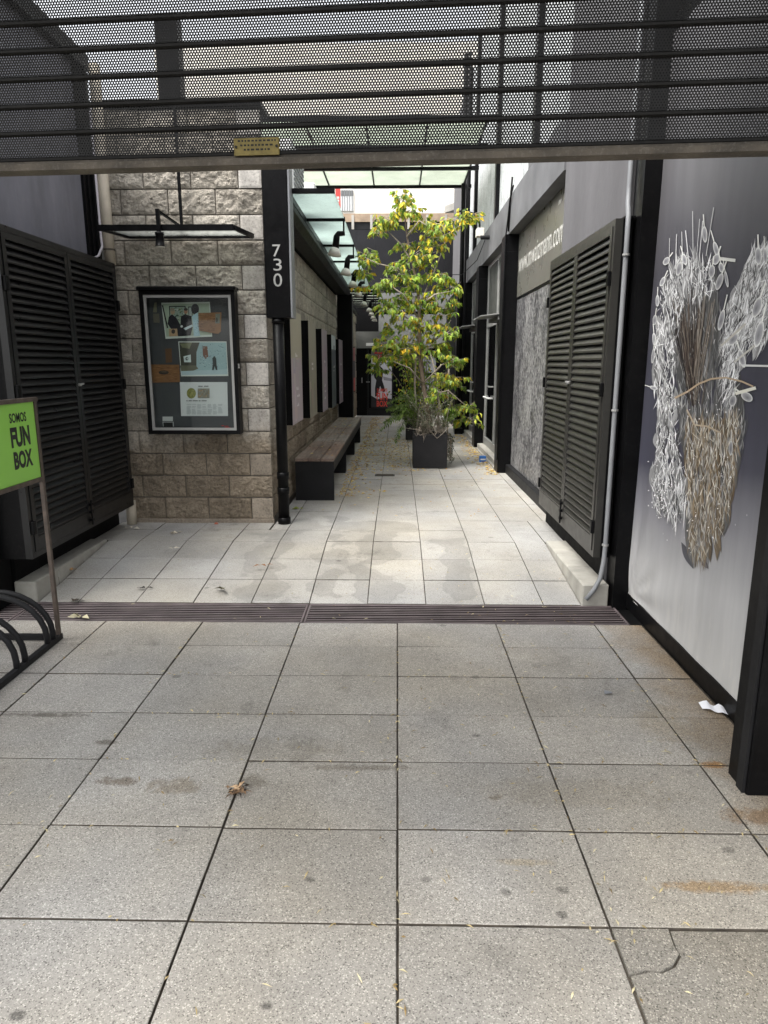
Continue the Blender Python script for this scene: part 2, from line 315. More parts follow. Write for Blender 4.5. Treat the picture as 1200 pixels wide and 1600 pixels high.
# ------------------------------------------------------------------ mesh helpers
class MB:
    def __init__(s): s.v = []; s.f = []; s.c = []
    def add(s, vs, fs, col=None):
        o = len(s.v); s.v += [tuple(p) for p in vs]; s.f += [tuple(i + o for i in f) for f in fs]
        s.c += [col] * len(fs); return s
    def box(s, x0, x1, y0, y1, z0, z1):
        return s.add([(x0, y0, z0), (x1, y0, z0), (x1, y1, z0), (x0, y1, z0), (x0, y0, z1), (x1, y0, z1), (x1, y1, z1), (x0, y1, z1)],
                     [(0, 3, 2, 1), (4, 5, 6, 7), (0, 1, 5, 4), (1, 2, 6, 5), (2, 3, 7, 6), (3, 0, 4, 7)])
    def bbox(s, x0, x1, y0, y1, z0, z1, b=0.004):
        # box with a chamfered top rim and vertical edges
        b = min(b, (x1 - x0) / 3, (y1 - y0) / 3, (z1 - z0) / 3)
        def ring(z, i):
            return [(x0 + i + b, y0 + i, z), (x1 - i - b, y0 + i, z), (x1 - i, y0 + i + b, z), (x1 - i, y1 - i - b, z), (x1 - i - b, y1 - i, z), (x0 + i + b, y1 - i, z), (x0 + i, y1 - i - b, z), (x0 + i, y0 + i + b, z)]
        vs = ring(z0, 0) + ring(z1 - b, 0) + ring(z1, b)
        fs = [tuple(range(7, -1, -1)), tuple(range(16, 24))]
        for k in (0, 8):
            for i in range(8): fs.append((k + i, k + (i + 1) % 8, k + 8 + (i + 1) % 8, k + 8 + i))
        return s.add(vs, fs)
    def prism(s, poly, axis, a, b):
        n = len(poly)
        def P(p, t): return {'x': (t, p[0], p[1]), 'y': (p[0], t, p[1]), 'z': (p[0], p[1], t)}[axis]
        vs = [P(p, a) for p in poly] + [P(p, b) for p in poly]
        fs = [tuple(range(n - 1, -1, -1)), tuple(range(n, 2 * n))] + [(i, (i + 1) % n, n + (i + 1) % n, n + i) for i in range(n)]
        return s.add(vs, fs)
    def tube(s, pts, r, n=8, cap=True):
        pts = [Vector(p) for p in pts]; rs = r if isinstance(r, (list, tuple)) else [r] * len(pts)
        o = len(s.v); up = None
        for i, p in enumerate(pts):
            t = (pts[min(i + 1, len(pts) - 1)] - pts[max(i - 1, 0)]).normalized()
            if up is None: up = Vector((0, 0, 1)) if abs(t.z) < 0.9 else Vector((1, 0, 0))
            a = t.cross(up)
            if a.length < 1e-4: a = t.cross(Vector((0, 1, 0)))
            a.normalize(); b = a.cross(t); up = b
            for k in range(n):
                an = 2 * math.pi * k / n; s.v.append(tuple(p + (a * math.cos(an) + b * math.sin(an)) * rs[i]))
        for i in range(len(pts) - 1):
            for k in range(n):
                s.f.append((o + i * n + k, o + i * n + (k + 1) % n, o + (i + 1) * n + (k + 1) % n, o + (i + 1) * n + k)); s.c.append(None)
        if cap:
            s.f.append(tuple(o + k for k in range(n - 1, -1, -1))); s.f.append(tuple(o + (len(pts) - 1) * n + k for k in range(n))); s.c += [None, None]
        return s
    def bar(s, p, q, w, h=None):
        # rectangular bar between two points
        h = h or w; p = Vector(p); q = Vector(q); t = (q - p).normalized()
        up = Vector((0, 0, 1)) if abs(t.z) < 0.95 else Vector((0, 1, 0))
        a = t.cross(up).normalized() * (w / 2); b = a.cross(t).normalized() * (h / 2)
        vs = [p - a - b, p + a - b, p + a + b, p - a + b, q - a - b, q + a - b, q + a + b, q - a + b]
        return s.add(vs, [(0, 3, 2, 1), (4, 5, 6, 7), (0, 1, 5, 4), (1, 2, 6, 5), (2, 3, 7, 6), (3, 0, 4, 7)])
    def mesh(s, name, mat, origin=(0, 0, 0), smooth=False):
        me = bpy.data.meshes.new(name); o = Vector(origin)
        me.from_pydata([tuple(Vector(p) - o) for p in s.v], [], s.f)
        if mat is not None: me.materials.append(MAT[mat] if isinstance(mat, str) else mat)
        if any(c is not None for c in s.c):
            at = me.color_attributes.new('Col', 'FLOAT_COLOR', 'CORNER'); k = 0
            buf = np.empty(len(me.loops) * 4, dtype=np.float32)
            for f, c in zip(s.f, s.c):
                c = c or (0.5, 0.5, 0.5)
                for i in range(len(f)): buf[k:k + 4] = (*(c[i] if isinstance(c, list) else c)[:3], 1); k += 4
            at.data.foreach_set('color', buf)
        if smooth: me.polygons.foreach_set('use_smooth', [True] * len(me.polygons))
        me.update(); return me
    def obj(s, name, mat, parent=None, smooth=False, kind=None):
        xs = np.array(s.v); lo = xs.min(0); hi = xs.max(0)
        org = Vector(((lo[0] + hi[0]) / 2, (lo[1] + hi[1]) / 2, lo[2]))
        me = s.mesh(name, mat, org, smooth)
        return put(name, me, org, parent, kind)

def put(name, me, org, parent=None, kind=None, rot=None):
    o = bpy.data.objects.new(name, me); COL.objects.link(o); ORG[o.name] = Vector(org)
    if parent is not None:
        o.parent = parent; o.location = Vector(org) - ORG[parent.name]
    else: o.location = org
    if rot: o.rotation_euler = rot
    if kind: o['kind'] = kind
    return o
def tag(o, label, cat, group=None):
    o['label'] = label; o['category'] = cat
    if group: o['group'] = group
    return o
def thing(name, label, cat, loc, group=None, rz=0.0):
    o = bpy.data.objects.new(name, None); COL.objects.link(o); o.location = loc; o.empty_display_size = 0.1
    ORG[o.name] = Vector(loc); o.rotation_euler = (0, 0, rz)
    return tag(o, label, cat, group)

def text_mesh(txt, size, bold=0.0, mat=None, spacing=1.0):
    cu = bpy.data.curves.new('txt', 'FONT'); cu.body = txt; cu.size = size; cu.offset = bold; cu.space_character = spacing
    cu.resolution_u = 3; cu.extrude = 0.0
    ob = bpy.data.objects.new('txt', cu); COL.objects.link(ob)
    bpy.context.view_layer.update()
    me = bpy.data.meshes.new_from_object(ob.evaluated_get(bpy.context.evaluated_depsgraph_get()))
    bpy.data.objects.remove(ob); bpy.data.curves.remove(cu)
    return me
def text_fit(name, txt, origin, ux, uy, w, h, mat, parent, bold=0.0, spacing=1.0):
    """flat lettering that fills a w x h box; origin = lower left, ux / uy = directions"""
    me = text_mesh(txt, 1.0, bold, spacing=spacing)
    co = np.empty(len(me.vertices) * 3); me.vertices.foreach_get('co', co); co = co.reshape(-1, 3)
    lo = co.min(0); hi = co.max(0); o = Vector(origin); ux = Vector(ux); uy = Vector(uy)
    pts = [o + ux * ((c[0] - lo[0]) / (hi[0] - lo[0]) * w) + uy * ((c[1] - lo[1]) / (hi[1] - lo[1]) * h) for c in co]
    mb = MB(); mb.add(pts, [tuple(p.vertices) for p in me.polygons]); bpy.data.meshes.remove(me)
    return mb.obj(name, mat, parent)

# ------------------------------------------------------------------ the ground
g = MB().box(-120, 120, -120, 120, -0.5, -0.32).obj('ground', 'earth', kind='structure')
pave = MB().box(-4.2, 2.6, -1.6, 3.962, -0.30, -0.012).obj('pavement', 'bed', kind='structure')
_slabs = {}
def slab_mesh(w, d, mat):
    """slab with slightly ragged, chipped arrises; a few variants of each size are shared"""
    key = (round(w, 3), round(d, 3), mat, RND.randrange(4))
    if key not in _slabs:
        rr = random.Random(key[3] * 17 + int(w * 1000)); nx, ny = max(3, int(w / .05)), max(3, int(d / .05))
        per = [(-w / 2 + w * i / nx, -d / 2) for i in range(nx)] + [(w / 2, -d / 2 + d * i / ny) for i in range(ny)] + [(w / 2 - w * i / nx, d / 2) for i in range(nx)] + [(-w / 2, d / 2 - d * i / ny) for i in range(ny)]
        j = .0006 if mat == 'ramp' else .0010
        def ins(p, k): return (p[0] * (1 - 2 * k / w), p[1] * (1 - 2 * k / d))
        out, inn = [], []
        for p in per:
            c = rr.uniform(0, j) + (rr.uniform(.002, .006) if rr.random() < .07 else 0)
            out.append(ins(p, rr.uniform(0, j))); inn.append(ins(p, .0022 + c))
        n = len(per); mb = MB()
        mb.add([(x, y, -.05) for x, y in out] + [(x, y, -.0022) for x, y in out] + [(x, y, 0) for x, y in inn],
               [tuple(range(2 * n, 3 * n))] + [(k + i, k + (i + 1) % n, k + n + (i + 1) % n, k + n + i) for k in (0, n) for i in range(n)])
        me = mb.mesh('paving_slab', mat); me.materials.append(MAT['bed'])
        me.polygons.foreach_set('material_index', [1 if p.normal.z < 0.3 else 0 for p in me.polygons])
        _slabs[key] = me
    return _slabs[key]
JG = 0.0045
def slab(x0, x1, y0, y1, z, mat, parent, tilt=0.0):
    JG = 0.0024 if mat == 'ramp' else 0.0030
    me = slab_mesh(x1 - x0 - 2 * JG, y1 - y0 - 2 * JG, mat)
    return put('paving_slab', me, ((x0 + x1) / 2, (y0 + y1) / 2, z + RND.uniform(-.002, .002)), parent,
               rot=(tilt + RND.uniform(-.002, .002), RND.uniform(-.0018, .0018), RND.uniform(-.002, .002)))
NX = [0.007 + 0.603 * k for k in range(-7, 3)]
NY = [-1.55, -1.15, -0.75, -0.35, 0.05, 0.45, 0.85, 1.25, 1.653, 2.058, 2.464, 2.839, 3.232, 3.607, 3.962]
for j in range(len(NY) - 1):
    xs = NX + ([1.50] if NY[j] > 2.3 else [1.815, 2.42])
    for i in range(len(xs) - 1):
        if abs(xs[i] - 0.61) < .01 and abs(NY[j] - 1.25) < .01: continue
        slab(xs[i], xs[i + 1], NY[j], NY[j + 1], 0.0, 'slab', pave)
# the cracked dark slab at the lower right: a corner has broken off
cx0, cx1, cy0, cy1 = 0.61 + JG, 1.213 - JG, 1.25 + JG, 1.653 - JG
crack = [(0.775, cy1), (0.768, 1.59), (0.772, 1.565), (0.742, 1.53), (0.70, 1.51), (0.672, 1.515), (cx0, 1.50)]
a = MB().prism([(cx0, cy1)] + [(cx0, 1.502)] + [(x - .002, y + .002) for x, y in crack[::-1][1:]], 'z', -0.05, 0.0)
a.obj('paving_slab', 'slab_dark', pave)
b = MB().prism([(cx0, cy0), (cx1, cy0), (cx1, cy1)] + [(x + .003, y - .003) for x, y in crack], 'z', -0.05, -0.003)
b.obj('paving_slab', 'slab_dark', pave)

# drain channel with bar grate
pit = MB().box(-4.2, 1.46, 3.962, 4.302, -0.30, -0.20); pit.box(1.434, 1.46, 3.98, 4.29, -0.2, -0.03); pit.obj('drain_channel', 'pit', kind='structure')
def grate(x0, x1, label):
    r = thing('drain_grate', label, 'grate', ((x0 + x1) / 2, 4.13, -0.03), 'floor grates across the passage')
    fm = MB(); fm.box(x0, x1, 3.966, 3.978, -0.035, -0.003); fm.box(x0, x1, 4.288, 4.299, -0.035, -0.003)
    fm.box(x0, x0 + .012, 3.978, 4.288, -0.035, -0.004); fm.box(x1 - .012, x1, 3.978, 4.288, -0.035, -0.004)
    k = x0 + 0.3
    while k < x1 - .1: fm.box(k, k + .008, 3.978, 4.288, -0.034, -0.020); k += 0.33
    fm.obj('frame', 'grate', r)
    for i in range(10):
        y = 3.992 + i * 0.0315
        o = MB().bbox(x0 + .012, x1 - .012, y, y + 0.009, -0.030, -0.004 + RND.uniform(-.002, .001), 0.0015).obj('bar', 'grate', r)
        o.data.materials.append(MAT['pit']); o.data.polygons.foreach_set('material_index', [1 if q.normal.z < .3 else 0 for q in o.data.polygons])
grate(-4.1, -2.42, 'dark steel drain grate section under the bicycle rack')
grate(-2.41, -0.585, 'long dark steel drain grate section left of the pale joint')
grate(-0.578, 1.432, 'long dark steel drain grate section ending at the banner frame')

# ramp and passage floor
RX = [-0.193 + 0.389 * k for k in range(-6, 5)]
def clip(edges, a, b):
    e = [a] + [v for v in edges if a + .06 < v < b - .06] + [b]; return e
ramp_len = 1.17; ang = math.atan2(PZ, ramp_len)
ramp = MB().prism([(4.304, -0.30), (5.47, -0.30), (5.47, PZ - 0.012), (4.304, -0.012)], 'x', -2.41, 1.225).obj('ramp', 'bed', kind='structure')
e = clip(RX, -2.405, 1.222)
for j in range(3):
    y0 = 4.304 + j * 0.3887; y1 = y0 + 0.3887
    for i in range(len(e) - 1):
        slab(e[i], e[i + 1], y0, y1, (y0 + y1 - 2 * 4.304) / 2 * PZ / ramp_len, 'ramp', ramp, ang)
flo = MB(); flo.box(-2.55, 1.50, 5.47, 6.13, -0.3, PZ - 0.012); flo.box(-1.12, 1.56, 6.13, 19.4, -0.3, PZ - 0.012)
floor = flo.obj('passage_floor', 'bed', kind='structure')
FX = [-0.193 + 0.389 * k for k in range(-6, 6)]
y = 5.47; rest = MB(); n_sl = 0
while y < 19.3:
    y1 = min(y + 0.3885, 19.35)
    lo, hi = (-2.545, 1.222) if y < 5.6 else ((-1.12, 1.222) if y < 6.2 else (-1.12, 1.52))
    e = clip(FX, lo, hi)
    if y < 6.2: e = e + [1.40]
    for i in range(len(e) - 1):
        if y < 12.2: slab(e[i], e[i + 1], y, y1, PZ, 'ramp', floor); n_sl += 1
        else: rest.bbox(e[i] + JG, e[i + 1] - JG, y + JG, y1 - JG, PZ - .05, PZ + RND.uniform(-.002, .002), .004)
    y = y1
rest.obj('far_paving_slabs', 'ramp', floor, kind='stuff')
for x0, x1 in zip(clip(FX, -2.545, -1.13)[:-1], clip(FX, -2.545, -1.13)[1:]):
    slab(x0, x1, 5.8585, 6.12, PZ, 'ramp', floor)

# kerbs either side of the ramp
def kerb(name, x0, x1, ys):
    k = MB().box(x0 + .004, x1 - .004, ys[0] + .006, ys[-1], -0.3, 0.07).obj(name, 'mortar', kind='structure')
    for a, b in zip(ys[:-1], ys[1:]):
        MB().bbox(x0, x1, a + .0025, b - .0025, -0.04, 0.138 + RND.uniform(-.003, .003), .007).obj('kerb_stone', 'kerb', k)
kerb('kerb_right', 1.226, 1.398, [4.304, 4.72, 5.08, 5.46])
kerb('kerb_left', -2.56, -2.412, [4.304, 4.62, 5.02, 5.46])
MB().bbox(-0.29, -0.03, 8.80, 8.96, PZ - .03, PZ + .004, .004).obj('drain_cover', 'steel_dark')
dc = bpy.data.objects['drain_cover']; tag(dc, 'small rectangular floor drain cover in front of the bench', 'drain cover')
for i in range(6): MB().box(-0.27, -0.05, 8.815 + i * .023, 8.825 + i * .023, PZ + .0035, PZ + .009).obj('slot_bar', 'rail', dc)

# ------------------------------------------------------------------ left: violet-grey building and its louvred cabinet
lb = thing('plaster_building', 'low violet-grey rendered building behind the left louvred cabinet', 'building', (-3.3, 5.2, 0))
MB().box(-4.6, -2.56, 4.34, 6.04, 0.34, 3.86).obj('wall', 'purple_wall', lb)
MB().box(-4.6, -2.545, 4.325, 6.05, -0.02, 0.338).obj('plinth', 'black_matt', lb)
MB().box(-4.6, -2.50, 4.27, 6.10, 3.862, 3.98).obj('parapet_cap', 'black', lb)
m = MB()
for x0, x1, y0 in ((-2.56, -2.535, 5.90), (-2.56, -2.52, 5.95), (-2.56, -2.50, 6.005)): m.box(x0, x1, y0, y0 + .045, 2.37, 3.86)
m.obj('corner_trim', 'black', lb)
MB().box(-4.6, -2.57, 4.05, 4.33, 0.80, 3.99).obj('entrance_pier', 'black_matt', lb)

cb = thing('black_cabinet', 'low black metal cabinet at the left edge behind the bicycle rack', 'cabinet', (-2.85, 4.2, 0))
MB().bbox(-3.2, -2.565, 4.10, 4.31, 0.0, 0.775, .006).obj('body', 'black_matt', cb)
MB().bbox(-3.2, -2.56, 4.09, 4.315, 0.776, 0.79, .004).obj('lid', 'black', cb)
MB().box(-2.66, -2.652, 4.094, 4.10, 0.05, 0.74).obj('door_edge', 'steel_dark', cb)

def louvre_cabinet(name, label, xf, xb, y0, y1, z0, z1, nslat, sgn, case_m, slat_m):
    """doors face the passage at x = xf; the case reaches back to x = xb"""
    r = thing(name, label, 'louvred cabinet', ((xf + xb) / 2, (y0 + y1) / 2, z0), 'louvred cabinets on the passage walls')
    xa, xc = (xf - sgn * 0.045, xb)
    c = MB(); c.box(min(xa, xc), max(xa, xc), y0, y1, z0, z1)
    c.obj('case', case_m, r)
    # outer frame
    t = 0.035; f = MB(); lo, hi = min(xa, xf) , max(xa, xf)
    f.box(lo, hi, y0, y0 + t, z0, z1); f.box(lo, hi, y1 - t, y1, z0, z1)
    f.box(lo, hi, y0 + t, y1 - t, z1 - t, z1); f.box(lo, hi, y0 + t, y1 - t, z0, z0 + t)
    f.obj('outer_frame', slat_m, r)
    MB().bbox(min(xf - sgn * .06, xb) - .012, max(xf - sgn * .06, xb) + .012, y0 - .012, y1 + .012, z1 + .001, z1 + .014, .003).obj('top_flashing', case_m, r)
    ym = (y0 + y1) / 2
    for a, b in ((y0 + t + .004, ym - .003), (ym + .003, y1 - t - .004)):
        w = 0.042; lf = MB(); l0, l1 = min(xf - sgn * .036, xf + sgn * .006), max(xf - sgn * .036, xf + sgn * .006)
        za, zb = z0 + t + .004, z1 - t - .004
        lf.box(l0, l1, a, a + w, za, zb); lf.box(l0, l1, b - w, b, za, zb)
        lf.box(l0, l1, a + w, b - w, zb - w, zb); lf.box(l0, l1, a + w, b - w, za, za + w * 2.2)
        leaf = lf.obj('door_leaf', slat_m, r)
        s0, s1 = za + w * 2.2, zb - w; p = (s1 - s0) / nslat
        # slat: folded blade sloping outwards and down, one shared mesh
        L = (b - w) - (a + w) - .002
        bl = MB(); xi, xo = -sgn * .019, sgn * .004
        prof = [(xi, p * 1.0), (xo - sgn * .004, p * .42), (xo, p * .30), (xo, p * .10), (xo - sgn * .003, p * .06), (xo - sgn * .004, p * .26), (xo - sgn * .007, p * .36), (xi, p * .92)]
        n = len(prof); vs = [(x, -L / 2, z) for x, z in prof] + [(x, L / 2, z) for x, z in prof]
        bl.add(vs, [tuple(range(n)), tuple(range(2 * n - 1, n - 1, -1))] + [(i, n + i, n + (i + 1) % n, (i + 1) % n) for i in range(n)])
        me = bl.mesh('slat', slat_m)
        for k in range(nslat):
            put('slat', me, (xf, (a + b) / 2, s0 + k * p), leaf, rot=(RND.uniform(-.002, .002), RND.uniform(-.05, .05), 0))
    # hinges and bolts
    for yy, zz in ((y0 + .01, z1 - .38), (y0 + .01, (z0 + z1) / 2), (y0 + .01, z0 + .16), (y1 - .05, z1 - .38), (y1 - .05, (z0 + z1) / 2), (y1 - .05, z0 + .16)):
        MB().bbox(min(xf, xf + sgn * .022), max(xf, xf + sgn * .022), yy, yy + .035, zz, zz + .085, .003).obj('hinge', 'black', r)
    bt = MB(); bt.tube([(xf + sgn * .02, ym - .016, z0 + .03), (xf + sgn * .02, ym - .016, z0 + .22)], .007, 6)
    for q in (.06, .12, .18): bt.box(min(xf + sgn * .005, xf + sgn * .03), max(xf + sgn * .005, xf + sgn * .03), ym - .032, ym, z0 + q, z0 + q + .018)
    bt.obj('bolt', 'black', r)
    h = MB(); zc = z0 + (z1 - z0) * .53
    h.bar((xf + sgn * .018, ym - .03, zc), (xf + sgn * .018, ym + .05, zc + .006), .012); h.tube([(xf, ym, zc), (xf + sgn * .022, ym, zc)], .011, 8)
    h.obj('latch', 'alu', r)
    return r
louvre_cabinet('louvred_cabinet', 'tall black louvred double-door cabinet on the left wall behind the green sign', -2.35, -2.559, 4.20, 5.93, 0.325, 2.37, 40, 1, 'black', 'louver')

pp_ = MB(); pp_.tube([(-2.435, 6.055, 2.38), (-2.44, 6.055, 2.9), (-2.44, 6.055, 3.9)], .045, 12)
pp = pp_.obj('cream_pipe', 'cream_pipe', smooth=True); tag(pp, 'cream drainpipe in the corner between violet wall and block wall', 'pipe')
MB().tube([(-2.435, 6.055, 2.49), (-2.435, 6.055, 2.505)], .0475, 12).obj('collar', 'rail', pp)
MB().tube([(-2.432, 6.06, 0.121), (-2.432, 6.06, 0.335)], .045, 12).obj('pipe_foot', 'cream_pipe', pp, True)
cbk = MB().tube([(-2.49, 6.03, 3.6), (-2.488, 6.03, 2.62), (-2.48, 6.02, 2.52), (-2.50, 5.98, 2.44), (-2.53, 5.93, 2.41)], .011, 6).obj('wall_cable', 'pale_cable', smooth=True)
tag(cbk, 'pale cable hanging beside the cream drainpipe', 'cable')

# ------------------------------------------------------------------ concrete block building
bb = thing('block_building', 'split-face concrete block building with dark posts left of the passage', 'building', (-1.8, 10, PZ))
fw = MB().box(-2.47, -1.175, 6.150, 6.40, 0.06, 3.60).obj('front_wall', 'mortar', bb)
sw_m = MB(); sw_m.box(-1.45, -1.168, 6.405, 13.25, 0.06, 3.0); sw = sw_m.obj('side_wall', 'mortar', bb)
def rough_mesh(w, h, seed, depth=.028, rough=True, mat='block', nx=None):
    nx = nx or max(3, int(w / .0155)); nz = max(3, int(h / .0155)); vs = []; fs = []
    for j in range(nz + 1):
        for i in range(nx + 1):
            x = -w / 2 + w * i / nx; z = h * j / nz
            ed = min(i, nx - i, j, nz - j); q = Vector((x * 7 + seed * 3.1, z * 7, seed * 1.7))
            d = 0.010 + depth * (0.42 + 0.75 * noise.fractal(q, 1.0, 2.0, 3) + 0.34 * noise.noise(q * 4.5) + 0.30 * noise.noise(q * 10.5)) * (0.18 if ed == 0 else (0.75 if ed == 1 else 1.0))
            if not rough: d = 0.020 if ed else 0.017
            jx = (noise.noise(q * 9) * .006 if 0 < i < nx and rough else 0); jz = (noise.noise(q * 8 + Vector((5, 5, 5))) * .006 if 0 < j < nz and rough else 0)
            vs.append((x + jx, -max(0.004, d), z + jz))
    W = nx + 1
    for j in range(nz):
        for i in range(nx):
            k = j * W + i
            if (i + j) % 2: fs += [(k, k + 1, k + W + 1), (k, k + W + 1, k + W)]
            else: fs += [(k, k + 1, k + W), (k + 1, k + W + 1, k + W)]
    # skirt back into the wall
    ring = list(range(W)) + [r * W + nx for r in range(1, nz + 1)] + [nz * W + i for i in range(nx - 1, -1, -1)] + [r * W for r in range(nz - 1, 0, -1)]
    o = len(vs); vs += [(vs[k][0], 0.03, vs[k][2]) for k in ring]; n = len(ring)
    fs += [(ring[i], o + i, o + (i + 1) % n, ring[(i + 1) % n]) for i in range(n)]
    mb = MB(); mb.add(vs, fs); return mb.mesh('block', mat)
CH = 0.2025; J = 0.0105; _blk = {}
def blk(w, v, rough=True, coarse=False):
    key = (round(w, 2), v, rough, coarse)
    if key not in _blk: _blk[key] = rough_mesh(w - J, CH - J, int(key[0] * 100) % 97 + v * 5.3, rough=rough, mat='block' if rough else 'block_smooth', nx=max(3, int(w / .05)) if coarse else None)
    return _blk[key]
MB().bbox(-2.47, -1.13, 6.11, 6.149, PZ - .02, 0.158, .006).obj('foot_course', 'block_smooth', fw)
for k in range(17):
    z = 0.16 + k * CH; x1 = -1.136
    segs = []
    if k % 2 == 0: segs.append((x1 - .2, x1, False)); x = x1 - .2
    else: x = x1
    while x > -2.44:
        xa = max(x - .4, -2.45); segs.append((xa, x, True)); x = xa
        if x < -2.44: break
    for a, b, rg in segs:
        if b - a < .05: continue
        put('block', blk(b - a, RND.randrange(6), rg), ((a + b) / 2, 6.142, z), fw)
for k in range(13):
    z = 0.16 + k * CH; y = 6.128 + (0.2 if k % 2 else 0.0)
    if k % 2: put('block', blk(0.2, RND.randrange(3), True), (-1.160, 6.228, z), sw, rot=(0, 0, math.pi / 2))
    while y < 13.2:
        y1 = min(y + .4, 13.22)
        if y1 - y > .05: put('block', blk(y1 - y, RND.randrange(5), True, y > 8.5), (-1.160, (y + y1) / 2, z), sw, rot=(0, 0, math.pi / 2))
        y = y1
MB().box(-1.45, -1.125, 6.41, 13.25, 2.80, 3.02).obj('eaves_board', 'black_matt', bb)
MB().box(-2.47, -1.12, 6.10, 6.45, 3.612, 3.66).obj('wall_cap', 'black', bb)
MB().box(-6.0, -1.46, 6.41, 19.0, 2.86, 3.05).obj('roof', 'concrete', bb)
MB().bbox(-1.135, -0.855, 13.26, 13.56, PZ, 2.80, .006).obj('post', 'black', bb)
far = MB().box(-1.5, -1.15, 13.57, 18.95, PZ, 2.86).obj('far_wall', 'mortar', bb)
st = MB()
for k in range(13):
    z = 0.16 + k * CH; y = 13.6 + (.2 if k % 2 else 0)
    while y < 18.9:
        y1 = min(y + .4, 18.94); st.bbox(-1.16, -1.118 + RND.uniform(-.012, .012), y + .006, y1 - .006, z + .005, z + CH - .005, .012); y = y1
st.obj('far_blocks', 'block', far, kind='stuff')
MB().box(-2.05, -1.86, 6.42, 6.56, 3.05, 4.42).obj('roof_post', 'black', bb)

# rain pipe and number casing at the corner
dp = MB().tube([(-1.035, 6.10, PZ + .001), (-1.035, 6.10, 2.0)], .049, 14).obj('downpipe', 'black', smooth=True)
tag(dp, 'round black downpipe at the block wall corner below the number 730', 'pipe')
for z, r in ((PZ + .001, .058), (PZ + .28, .055), (PZ + .42, .055), (1.90, .054)):
    MB().tube([(-1.035, 6.10, z), (-1.035, 6.10, z + (.06 if z < 1 else .03))], r, 14).obj('collar', 'black', dp, True)
ns = thing('number_sign', 'tall black casing with silver house number 730 on the wall corner', 'house number', (-1.0, 6.1, 1.945))
MB().bbox(-1.122, -0.915, 6.045, 6.24, 1.945, 3.20, .004).obj('casing', 'black', ns)
MB().bbox(-0.914, -0.896, 6.05, 6.235, 1.945, 3.18, .003).obj('side_strip', 'conduit', ns)
for ch, (x0, x1, y0, y1) in (('7', (426, 438, 382, 401)), ('3', (427.5, 440, 404, 423)), ('0', (427.5, 440.5, 427, 448))):
    p = atY(x0, y1, 6.043); q = atY(x1, y0, 6.043)
    text_fit('digit', ch, (p.x, 6.0425, p.z), (1, 0, 0), (0, 0, 1), q.x - p.x, q.z - p.z, 'alu', ns, bold=0.0)

# display case
dcse = thing('display_case', 'black framed glass display case on the block wall with photographs inside', 'display case', (-1.79, 6.05, 0.95))
X0, X1, Z0, Z1 = -2.19, -1.378, 0.952, 2.165
f = MB(); f.box(X0, X0 + .032, 5.985, 6.10, Z0, Z1); f.box(X1 - .032, X1, 5.985, 6.10, Z0, Z1)
f.box(X0 + .032, X1 - .032, 5.985, 6.10, Z1 - .035, Z1); f.box(X0 + .032, X1 - .032, 5.985, 6.10, Z0, Z0 + .032); f.obj('frame', 'black', dcse)
MB().bbox(X0 - .012, X1 + .012, 5.96, 6.105, Z1 + .001, Z1 + .03, .006).obj('hood', 'black', dcse)
f = MB(); a0, a1, b0, b1, w = X0 + .034, X1 - .034, Z0 + .034, Z1 - .037, .022
f.box(a0, a0 + w, 5.992, 6.004, b0, b1); f.box(a1 - w, a1, 5.992, 6.004, b0, b1); f.box(a0 + w, a1 - w, 5.992, 6.004, b1 - w, b1); f.box(a0 + w, a1 - w, 5.992, 6.004, b0, b0 + w)
f.obj('inner_frame', 'alu', dcse)
MB().box(X0 + .033, X1 - .033, 6.07, 6.099, Z0 + .033, Z1 - .036).obj('back_panel', 'case_back', dcse)
MB().box(a0 + .004, a1 - .004, 6.0045, 6.0085, b0 + .004, b1 - .004).obj('glass_pane', 'glass', dcse)
MB().bbox(X1 - .002, X1 + .012, 6.0, 6.03, 1.52, 1.56, .003).obj('lock', 'alu', dcse)

class PR(MB):
    """flat print: coloured polygons given in photo pixels, laid on a plane, each a hair above the last"""
    def __init__(s, fn, off): super().__init__(); s.fn = fn; s.off = Vector(off); s.k = 0
    def poly(s, pts, col, step=1.0):
        s.k += step
        vs = [Vector(s.fn(x, y)) + s.off * s.k for x, y in pts]
        s.add(vs, [tuple(range(len(vs)))], lin(col)); return s
    def rect(s, x0, y0, x1, y1, col): return s.poly([(x0, y0), (x0, y1), (x1, y1), (x1, y0)], col)
    def ell(s, cx, cy, rx, ry, col, a=0.0, n=14, step=1.0):
        ca, sa = math.cos(a), math.sin(a)
        return s.poly([(cx + rx * math.cos(t) * ca - ry * math.sin(t) * sa, cy + rx * math.cos(t) * sa + ry * math.sin(t) * ca) for t in (-2 * math.pi * i / n for i in range(n))], col, step)
def sheet(name, label, cat, pts, yb, col, group=None, thick=.0015):
    """thin sheet of paper standing on the case back"""
    m = MB(); a = [atY(x, y, yb) for x, y in pts]
    n = len(a); vs = a + [p + Vector((0, thick, 0)) for p in a]
    m.add(vs, [tuple(range(n - 1, -1, -1)), tuple(range(n, 2 * n))] + [(i, (i + 1) % n, n + (i + 1) % n, n + i) for i in range(n)], lin(col))
    o = m.obj(name, 'print', None); tag(o, label, cat, group); return o
YB = 6.066
o = sheet('photo_print', 'upper colour photograph of three men shaking hands in display case', 'photograph', [(252, 473), (327.7, 471.7), (331.6, 526), (258.7, 529.4)], YB, (208, 214, 205))
p = PR(lambda x, y: atY(x, y, YB - .0005), (0, -.00005, 0))
p.poly([(253.5, 475), (326.5, 474), (330, 523), (260, 526)], (168, 182, 160))
p.poly([(264, 478), (290, 478), (291, 500), (265, 501)], (40, 42, 40)); p.poly([(265.5, 479.5), (288.5, 479.5), (289.5, 500), (266, 500)], (150, 165, 150))
